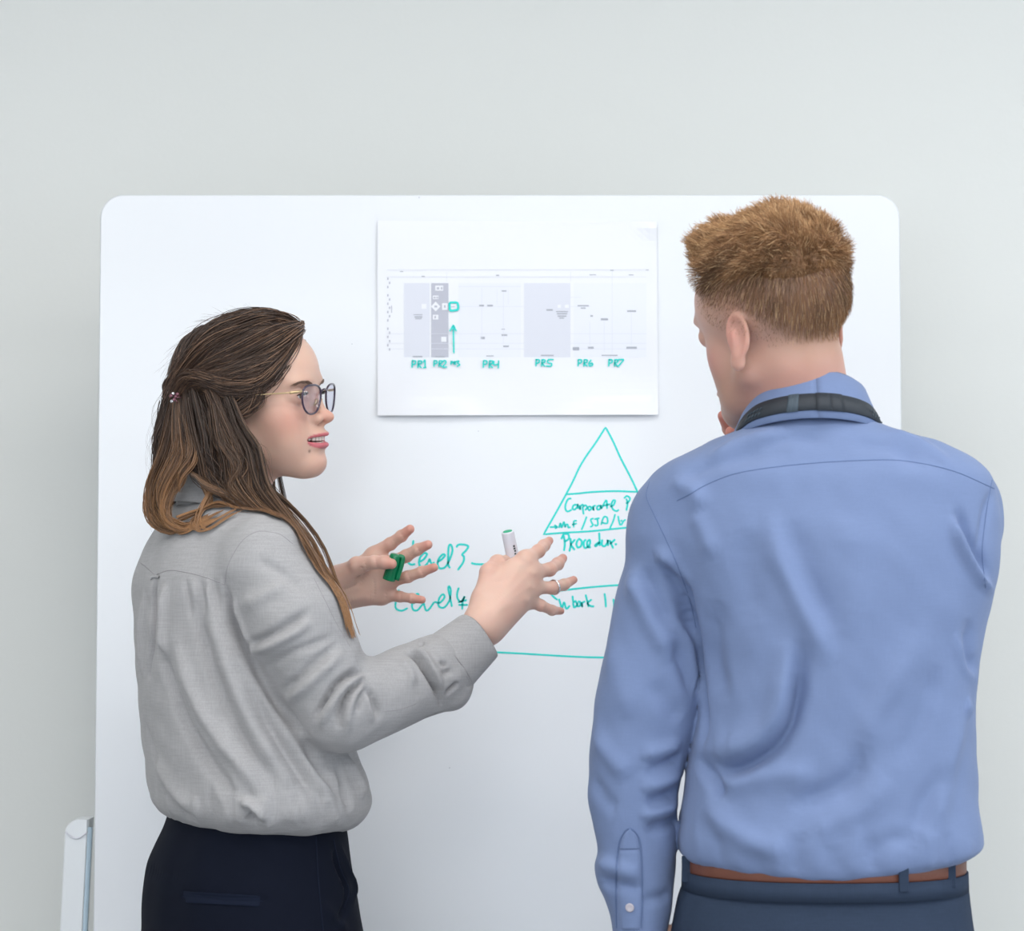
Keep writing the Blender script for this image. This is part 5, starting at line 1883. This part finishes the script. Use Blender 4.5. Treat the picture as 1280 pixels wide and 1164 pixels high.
def shirt_sdf(P):
    T_ = P.copy()
    T_[:, 2] -= (0.015 * np.clip((P[:, 0] - 0.36) / 0.18, 0, 1) + 0.006 * np.clip((0.34 - P[:, 0]) / 0.12, 0, 1)) * np.clip((W(0, 980, MY)[2] - P[:, 2]) / 0.06, 0, 1)
    d = m_torso(T_)
    arm = m_arm(P, None, 0.0, 0.03)
    arm = smin(arm, rcone(P, W(868, 628, 2.65), W(840, 660, 2.655), 0.045, 0.046), 0.03)
    # the arm merges with the trunk above the armpit, and only touches it below
    zz = P[:, 2]
    kz = np.clip((zz - at(0, 800, 2.65)[2]) / 0.12, 0.0, 1.0) * 0.028 + 0.004
    h = np.maximum(kz - np.abs(arm - d), 0) / kz
    d = np.minimum(arm, d) - h * h * kz * 0.25
    r = rcone(P, W(1195, 648, 2.66), W(1178, 715, 2.72), 0.055, 0.060)
    r = smin(r, rcone(P, W(1178, 715, 2.72), mel_r, 0.060, 0.052), 0.02)
    r = smin(r, rcone(P, mel_r, mwr_r, 0.050, 0.036), 0.02)
    d = smin(d, r, 0.020)
    return d + 0.0016 * wob(P, 15, 51)


sb = nets(shirt_sdf, [0.07, 2.44, W(640, 1240, 2.6)[2]], [0.66, 2.98, W(640, 520, 2.64)[2]], 0.0034)
S_ = Cloth(*sb)
S_.AMP, S_.WID = 1.7, 0.9
F_ = S_.fold
# seam between sleeve and back, and the deep folds running from the armpit
F_([(845, 700), (858, 745), (869, 786), (877, 840), (879, 900), (876, 935)], -7 * MM, 0.009, 0.3)
F_([(833, 705), (846, 730), (860, 765), (870, 800)], -6 * MM, 0.009, -0.4)
F_([(818, 700), (835, 698), (850, 715), (862, 740)], 6 * MM, 0.012)
F_([(853, 770), (866, 820), (873, 880)], 4 * MM, 0.012)
F_([(785, 715), (800, 745), (822, 790), (840, 830)], 6 * MM, 0.015)
F_([(800, 712), (815, 745), (835, 790)], -5 * MM, 0.012)
F_([(840, 800), (855, 835), (868, 870)], -4 * MM, 0.010)
F_([(760, 800), (775, 850), (785, 900)], 3 * MM, 0.018)
F_([(815, 850), (835, 880), (852, 900)], -3 * MM, 0.014)
# sleeve crook, ripples on its inner edge
for y in (928, 968, 1003):
    F_([(800, y + 18), (828, y + 10), (852, y)], 4.5 * MM, 0.010)
    F_([(806, y + 36), (832, y + 28), (852, y + 18)], -4.5 * MM, 0.009)
F_([(741, 915), (765, 950), (790, 970)], 4 * MM, 0.014)
F_([(737, 970), (758, 1000), (775, 1010)], -3 * MM, 0.012)
F_([(745, 1078), (770, 1085), (800, 1095)], 4 * MM, 0.009)
F_([(748, 1102), (775, 1106), (805, 1112)], -5 * MM, 0.008)
F_([(845, 1115), (825, 1122), (800, 1126)], -3 * MM, 0.008)
# the big bag fold on the left of the back
F_([(997, 797), (995, 850), (985, 900), (963, 932), (935, 950), (905, 957), (880, 945)], -9 * MM, 0.011, 0.7)
F_([(985, 800), (980, 850), (968, 893), (945, 920), (915, 935), (890, 930)], 7 * MM, 0.016)
F_([(895, 750), (893, 820), (905, 880)], -5 * MM, 0.018)
F_([(868, 950), (890, 978), (905, 1000)], -6 * MM, 0.010, 0.5)
F_([(880, 1000), (905, 1030), (945, 1055), (985, 1070)], 5 * MM, 0.014)
F_([(893, 985), (930, 975), (985, 968), (1020, 975)], 4 * MM, 0.016)
F_([(985, 1010), (1020, 1000), (1055, 985), (1075, 965), (1085, 930)], -5 * MM, 0.014, 0.4)
F_([(1000, 1045), (1040, 1030), (1085, 1005), (1110, 970)], 4 * MM, 0.018)
F_([(960, 640), (975, 700), (997, 745), (1020, 795), (1040, 835)], 5 * MM, 0.014)
F_([(985, 650), (1010, 720), (1040, 790)], -3.5 * MM, 0.016)
F_([(930, 660), (935, 720), (950, 780)], -3 * MM, 0.020)
F_([(1060, 640), (1065, 720), (1060, 800)], 2.5 * MM, 0.022)
F_([(1150, 790), (1120, 850), (1090, 900), (1080, 950)], 4 * MM, 0.018)
F_([(1175, 830), (1150, 900), (1120, 960)], -3.5 * MM, 0.016)
F_([(1205, 880), (1190, 940), (1175, 1000), (1170, 1040)], 4 * MM, 0.016)
F_([(1140, 1050), (1160, 1000), (1190, 960)], -4 * MM, 0.014)
F_([(1080, 1075), (1120, 1050), (1160, 1055)], -3 * MM, 0.012)
# right: sleeve meets the back
F_([(1246, 608), (1232, 640), (1226, 690), (1230, 740)], -3 * MM, 0.008)
F_([(1186, 645), (1200, 685), (1220, 722), (1243, 744)], 6 * MM, 0.009, 0.5)
F_([(1196, 635), (1212, 675), (1238, 720)], -5 * MM, 0.008)
F_([(1212, 770), (1210, 820), (1220, 840)], -4 * MM, 0.012)
F_([(1195, 790), (1205, 830), (1222, 850)], 3.5 * MM, 0.010)
F_([(1205, 880), (1214, 890)], 3 * MM, 0.010)
# yoke and shoulders
F_([(848, 606), (880, 585), (925, 572), (990, 562)], -3 * MM, 0.012)
F_([(838, 600), (865, 612), (880, 640)], 4 * MM, 0.012)
F_([(880, 580), (930, 552), (990, 540)], 3 * MM, 0.012)
F_([(940, 560), (985, 548), (1040, 552)], -2.5 * MM, 0.010)
F_([(1100, 535), (1150, 555), (1200, 590)], 3 * MM, 0.012)
F_([(1060, 556), (1110, 560), (1160, 585)], -2.5 * MM, 0.012)
F_([(866, 640), (880, 665), (890, 700)], 3 * MM, 0.012)
for k, x in enumerate(range(872, 1215, 24)):
    F_([(x - 4 + (k % 3) * 5, 1030 + (k % 4) * 9), (x + 3, 1070), (x + 5, 1096)], ((1.2, -1.6, 0.8, -1.0)[k % 4]) * MM, 0.010)
S_.retree()
# keep a clean open hem just above the belt
S_.V += S_.N * (0.0006 * wob(S_.V, 60, 61, 2))[:, None]
S_.retree()
shirt = obj('shirt', S_.V, S_.F, M['shirt'], man, label='light blue cotton shirt with long sleeves')
for pts, wd in (([(846, 626), (862, 618), (885, 605), (920, 592), (975, 583), (1045, 577), (1110, 575), (1150, 579), (1195, 590), (1243, 611)], 1.2),
                ([(812, 602), (808, 620), (816, 640), (828, 665), (846, 705), (862, 750), (870, 785)], 1.1),
                ([(1240, 600), (1233, 640), (1228, 690), (1232, 735)], 1.0)):
    r_ = S_.ribbon(pts, wd * MM, 0.0003, 0.0007)
    if r_:
        obj('seam', *r_, M['seam'], shirt)
pl = S_.patch([(774, 1060), (771, 1100), (773, 1140), (776, 1163)], [(800, 1060), (803, 1100), (803, 1140), (800, 1163)], 0.0022)
pc = S_.patch([(774, 1062), (778, 1045), (787, 1036)], [(800, 1062), (797, 1045), (788, 1036)], 0.0022)
obj('sleeve_placket', *join([pl, pc]), M['shirt'], shirt)
for pts in ([(771, 1160), (770, 1100), (773, 1060), (778, 1044), (787, 1036), (797, 1044), (801, 1060), (803, 1100), (802, 1160)],):
    r_ = S_.ribbon(pts, 1.4 * MM, 0.0012, 0.0008)
    if r_:
        obj('seam', *r_, M['seam'], shirt)
h_, n_ = S_.hit(788, 1134)
if h_ is not None:
    bt = obj('button', *lathe([(0.0050, 0.001), (0.0053, 0.0032), (0.0045, 0.0042), (0.0030, 0.0036)], n_, h_, 20), M['button'], shirt)

# collar: stand and folded leaf, higher at the back, with the lanyard lying over it
cn = W(1010, 525, 2.64)
V_, a_, b_ = collar_band(cn + [0, 0.006, 0], [(-0.034, 0.076, 0.075), (-0.005, 0.072, 0.068), (0.020, 0.0695, 0.0640), (0.027, 0.071, 0.0650), (0.024, 0.075, 0.069), (0.010, 0.081, 0.075), (-0.010, 0.088, 0.084), (-0.030, 0.095, 0.094)], 0.026)
V_ = np.array(V_)
# the leaf parts at the throat
G_ = V_.reshape(a_, b_, 3)
obj('collar', *solid_strip(G_, a_, b_, 0.0022), M['shirt'], man, label='folded blue shirt collar')
def lan_pt(h, rx, ry, a):
    return cn + [0, 0.006, 0] - bfc * math.cos(a) * rx + blc * math.sin(a) * ry + np.array([0, 0, h + 0.026 * math.cos(a)])


rows = []
NA = 60
for (h, rx, ry) in ((-0.0015, 0.0870, 0.0825), (-0.0115, 0.0905, 0.0870), (-0.0210, 0.0945, 0.0920)):
    row = []
    for a in np.linspace(-2.0, 2.0, NA):
        e = max(0, abs(a) - 0.85)
        row.append(lan_pt(h - 0.030 * e ** 1.5, rx + 0.004 * e, ry + 0.006 * e, a))
    # run on down the chest
    rows.append(row)
lan = obj('lanyard', *solid_strip(np.array(rows), 3, NA, 0.0016), M['lanyard'], man, label='black woven lanyard over the collar')
endL, endR = np.array(rows[1][0]), np.array(rows[1][-1])
tipc = W(1020, 840, 2.80)
for e_ in (endL, endR):
    g = catmull([e_, e_ * 0.6 + tipc * 0.4 + [0, 0.045, 0.0], tipc + [0, 0.005, 0]], 20)
    sd_ = np.array([0, 0, 0.009])
    obj('strap', *solid_strip(np.stack([g - [0.008, 0, 0], g + [0.008, 0, 0]]), 2, 20, 0.0014), M['lanyard'], lan)
obj('badge', *box(tipc + [0, 0.004, -0.05], (0.056, 0.003, 0.088), 0.001), M['white_pl'], lan, smooth=False)
for a, wd in ((-0.26, 0.018), (-0.08, 0.020), (0.30, 0.010), (0.36, 0.007)):
    q = []
    for (h, rx, ry) in ((-0.0008, 0.0882, 0.0838), (-0.0115, 0.0920, 0.0885), (-0.0216, 0.0960, 0.0935)):
        for da in np.linspace(-wd * 5, wd * 5, 4):
            q.append(lan_pt(h, rx, ry, a + da))
    obj('fold', *solid_strip(np.array(q), 3, 4, 0.0010), M['lanyard_fold'] if wd < 0.011 else M['lanyard'], lan)
# woven letters, hardly readable, near both ends of the visible band
q = []
for side, a0 in ((1, 0.78), (-1, -0.86)):
    for k in range(5):
        a = a0 + side * k * 0.055
        for hh in (0.35, 0.65):
            h, rx, ry = -0.0015 - 0.0195 * hh, 0.0870 + 0.0075 * hh + 0.0014, 0.0825 + 0.0095 * hh + 0.0014
            e = max(0, abs(a) - 0.85)
            p = lan_pt(h - 0.030 * e ** 1.5, rx + 0.004 * e, ry + 0.006 * e, a)
            p2 = lan_pt(h - 0.030 * e ** 1.5 - 0.003, rx + 0.004 * e + 0.001, ry + 0.006 * e + 0.001, a + 0.03)
            q.append(tube([p, p2], 0.0007, 5))
obj('woven_print', *join(q), M['lanyard_fold'], lan, kind='stuff')

# ---- belt and trousers
h_rows = [(1092, 858, 1204), (1104, 853, 1207), (1125, 845, 1210), (1164, 838, 1216), (1210, 832, 1222), (1260, 830, 1226), (1320, 838, 1218), (1380, 856, 1200)]
m_hips = straight_loft(h_rows, MY, [(1092, 0.118), (1164, 0.130), (1260, 0.132)], 2.3)


def m_tro(P):
    d = m_hips(P)
    c = W(1030, 1240, MY)
    for s in (-1, 1):
        x = c[0] + s * 0.092
        d = smin(d, chain(P, [np.array([x, MY, c[2]]), np.array([x, MY, 0.50]), np.array([x, MY, 0.10])], [0.090, 0.078, 0.060], 0.02), 0.025)
    return smax(d + 0.001 * wob(P, 20, 71), 0.08 - P[:, 2], 0.005)


mt = nets(m_tro, [0.10, 2.44, 0.05], [0.64, 2.84, W(640, 1096, MY)[2]], 0.0045)
TM = Cloth(*mt)
TM.fold([(1010, 1108), (1060, 1116), (1110, 1108)], -2.5 * MM, 0.005)
TM.fold([(860, 1120), (850, 1164)], 2 * MM, 0.01)
TM.retree()
mtr = obj('trousers', TM.V, TM.F, M['slate'], man, label='dark slate blue trousers')
zb1, zb0 = W(1030, 1080, 2.51)[2], W(1030, 1107, 2.51)[2]
cxm, hwm = (W(858, 1095, MY)[0] + W(1202, 1095, MY)[0]) / 2, (W(1202, 1095, MY)[0] - W(858, 1095, MY)[0]) / 2
GB = []
for z in (zb0, zb0 + 0.003, zb1 - 0.003, zb1):
    for k in range(81):
        a = 2 * math.pi * k / 80
        ca_, sa_ = math.cos(a), math.sin(a)
        e = 0.0 if z in (zb0, zb1) else 0.0015
        GB.append([cxm + (hwm + e) * math.copysign(abs(ca_) ** (2 / 2.3), ca_), MY + (0.120 + e) * math.copysign(abs(sa_) ** (2 / 2.3), sa_), z])
belt = obj('belt', *solid_strip(np.array(GB), 4, 81, 0.003), M['belt'], man, label='brown leather belt')
wb = []
for z, e in ((zb0 - 0.020, 0.0035), (zb0 + 0.001, 0.0030)):
    for k in range(81):
        a = 2 * math.pi * k / 80
        ca_, sa_ = math.cos(a), math.sin(a)
        wb.append([cxm + (hwm + e) * math.copysign(abs(ca_) ** (2 / 2.3), ca_), MY + (0.121 + e) * math.copysign(abs(sa_) ** (2 / 2.3), sa_), z])
obj('waistband', *solid_strip(np.array(wb), 2, 81, 0.004), M['slate'], mtr)
for px_ in (866, 1131, 1198):
    x = W(px_, 1100, 2.515)[0]
    u = min(0.98, abs(x - cxm) / hwm)
    y = MY - 0.126 * (1 - u ** 2.3) ** (1 / 2.3)
    obj('belt_loop', *box((x, y - 0.0015, zb0 + 0.006), (0.011, 0.004, 0.030), 0.001), M['slate'], mtr, smooth=False)
for s in (-1, 1):
    c = np.array([W(1030, 1240, MY)[0] + s * 0.098, MY, 0])

    def shoe(P, c=c):
        a = rcone(P, c + [0, -0.06, 0.045], c + [0, 0.15, 0.034], 0.044, 0.034)
        a = smin(a, rcone(P, c + [0, -0.03, 0.05], c + [0, -0.02, 0.10], 0.042, 0.040), 0.02)
        return smax(a, 0.001 - P[:, 2], 0.004)
    sv = nets(shoe, c + [-0.07, -0.14, -0.01], c + [0.07, 0.22, 0.16], 0.005)
    obj('shoe', *sv, M['shoe'], man)

# ---- hair: cropped sides, long textured top swept forward to a quiff
def top_sdf(P):
    Q = MF.loc(P)
    d = ell(Q, (-3, 0, 50), (88, 71, 75))
    d = smin(d, ell(Q, (66, 2, 97), (31, 46, 25)), 26)
    cut = 34 + 5 * wob(Q, 0.12, 85) - Q[:, 2]
    cut = np.maximum(cut, 0.6 * (Q[:, 0] - 62) - (Q[:, 2] - 66))
    d = smax(d, cut * 0.9, 14)
    return (d + 1.8 * wob(Q, 0.05, 81) + 0.5 * wob(Q, 0.16, 82)) * np.float32(0.00085)


ht = nets(top_sdf, hm + [-0.15, -0.15, -0.0], hm + [0.15, 0.16, 0.17], 0.0028)
g1, g2, g3, g4 = (np.array(srgb(*c)) for c in ((96, 70, 48), (150, 110, 76), (196, 154, 110), (224, 188, 144)))
mhair = obj('hair', ht[0], ht[1], M['hair_m'], man, cols=np.tile(np.array(srgb(134, 98, 66)), (len(ht[0]), 1)), label='short ginger hair, faded sides and tousled longer top')
# strands start on the scalp
I = np.where((Qm[:, 2] > he - 30) & (ear_m < 0.5) & (Qm[:, 2] > -30))[0]
Nn = vnormals(s1[0], s1[1])[I] @ MF.R
Qs = Qm[I]
hs = he[I]
top = np.clip((Qs[:, 2] - 44) / 26, 0, 1)
okf = (np.degrees(np.arctan2(np.abs(Qs[:, 1]), Qs[:, 0])) > 46) | (Qs[:, 2] > hs[:])
Qs, Nn, hs, top = Qs[okf], Nn[okf], hs[okf], top[okf]
pick = rng.permutation(len(Qs))[:15000]
Qs, Nn, hs, top = Qs[pick], Nn[pick], hs[pick], top[pick]
Qs = Qs + rng.normal(size=Qs.shape) * 0.8
frontness = np.clip((Qs[:, 0] - 20) / 60, 0, 1)
length = 2.0 + 10.0 * np.clip((Qs[:, 2] - hs + 8) / 34, 0, 1) + top * (15 + 12 * frontness)
comb = np.array([0.75, 0.0, -0.15])
cl = np.stack([wob(Qs, 0.13, 91), wob(Qs, 0.13, 92), wob(Qs, 0.13, 93)], 1)
cl2 = np.stack([wob(Qs, 0.30, 94), wob(Qs, 0.30, 95), wob(Qs, 0.30, 96)], 1)
MT = 9
t = np.linspace(0, 1, MT)
low = (1 - top)[:, None]
side = np.array([0.25, 0, -1.0])[None] * low + comb[None] * top[:, None] + np.array([0, 0, 0.55])[None] * (frontness * top)[:, None]
side -= Nn * np.einsum('ij,ij->i', side, Nn)[:, None] * 0.9
paths = np.zeros((len(Qs), MT, 3))
paths[:, 0] = Qs - Nn * 1.0
d0 = Nn * (0.55 + 0.75 * top[:, None]) + side * 0.7
for k in range(1, MT):
    u = t[k]
    dr = d0 + side * u * 1.2 + cl * (0.50 * top[:, None] + 0.12) * u + cl2 * 0.40 * u * (0.3 + top[:, None]) + rng.normal(size=Qs.shape) * 0.10
    dr -= Nn * (u ** 2 * 0.9 * top[:, None])
    dr /= np.linalg.norm(dr, axis=1)[:, None]
    paths[:, k] = paths[:, k - 1] + dr * (length / (MT - 1))[:, None]
# second layer rooted on the hair volume gives the tousled surface
Vt = ht[0]
Nt = vnormals(ht[0], ht[1]) @ MF.R
Qt = MF.loc(Vt.astype(np.float32)).astype(float)
J = np.where((Qt[:, 2] > 38) & (head_sdf(Qt.astype(np.float32), 'm', False) > 0.5))[0]
J = rng.choice(J, 22000)
Qt, Nt = Qt[J] + rng.normal(size=(len(J), 3)) * 0.8, Nt[J]
fr = np.clip((Qt[:, 0] - 10) / 70, 0, 1)
ln = (9 + 9 * rng.random(len(Qt)) + 4 * fr) * np.clip((Qt[:, 2] - 22) / 42, 0.3, 1)
cl = np.stack([wob(Qt, 0.12, 191), wob(Qt, 0.12, 192), wob(Qt, 0.12, 193)], 1)
cl2 = np.stack([wob(Qt, 0.32, 194), wob(Qt, 0.32, 195), wob(Qt, 0.32, 196)], 1)
p2 = np.zeros((len(Qt), MT, 3))
p2[:, 0] = Qt - Nt * 2.0
lowt = np.clip((62 - Qt[:, 2]) / 30, 0, 1)[:, None]
sd2 = np.array([0.9, 0.0, 0.05])[None] * (1 - lowt) + np.array([0.5, 0, -0.9])[None] * lowt + np.array([0, 0, 0.5])[None] * fr[:, None] * (1 - lowt)
sd2 = sd2 - Nt * np.einsum('ij,ij->i', sd2, Nt)[:, None]
for k in range(1, MT):
    u = t[k]
    dr = Nt * (0.85 - 0.6 * u) + sd2 * (0.55 + 0.5 * u) + cl * 0.55 + cl2 * 0.45 * u + rng.normal(size=Qt.shape) * 0.08
    dr /= np.linalg.norm(dr, axis=1)[:, None]
    p2[:, k] = p2[:, k - 1] + dr * (ln / (MT - 1))[:, None]
allp = np.concatenate([paths, p2])
V_, F_, si, tt = strands(MF.wld(allp), np.concatenate([0.00019 + 0.00012 * top, np.full(len(p2), 0.00032)]), 3, 0.4)
rn = rng.random(len(allp))
shade = np.concatenate([0.40 - 0.22 * np.clip((Qs[:, 2] - 5) / 40, 0, 1) + 0.2 * top, 0.32 + 0.50 * np.clip((Qt[:, 2] - 45) / 60, 0, 1)])
patchy = 0.22 * wob(allp[:, 4], 0.09, 99)
a = np.clip(shade + patchy + (rn - 0.5) * 0.6, 0, 1)
cc = np.where(a[:, None] < 0.5, g1 + (g2 - g1) * (a[:, None] * 2), g2 + (g3 - g2) * (a[:, None] * 2 - 1))
cc = np.where((rn > 0.9)[:, None], g4, cc)
C_ = cc[si] * (0.85 + 0.25 * tt[:, None])
obj('hair_strands', V_, F_, M['hair_m'], mhair, cols=C_, kind='stuff')
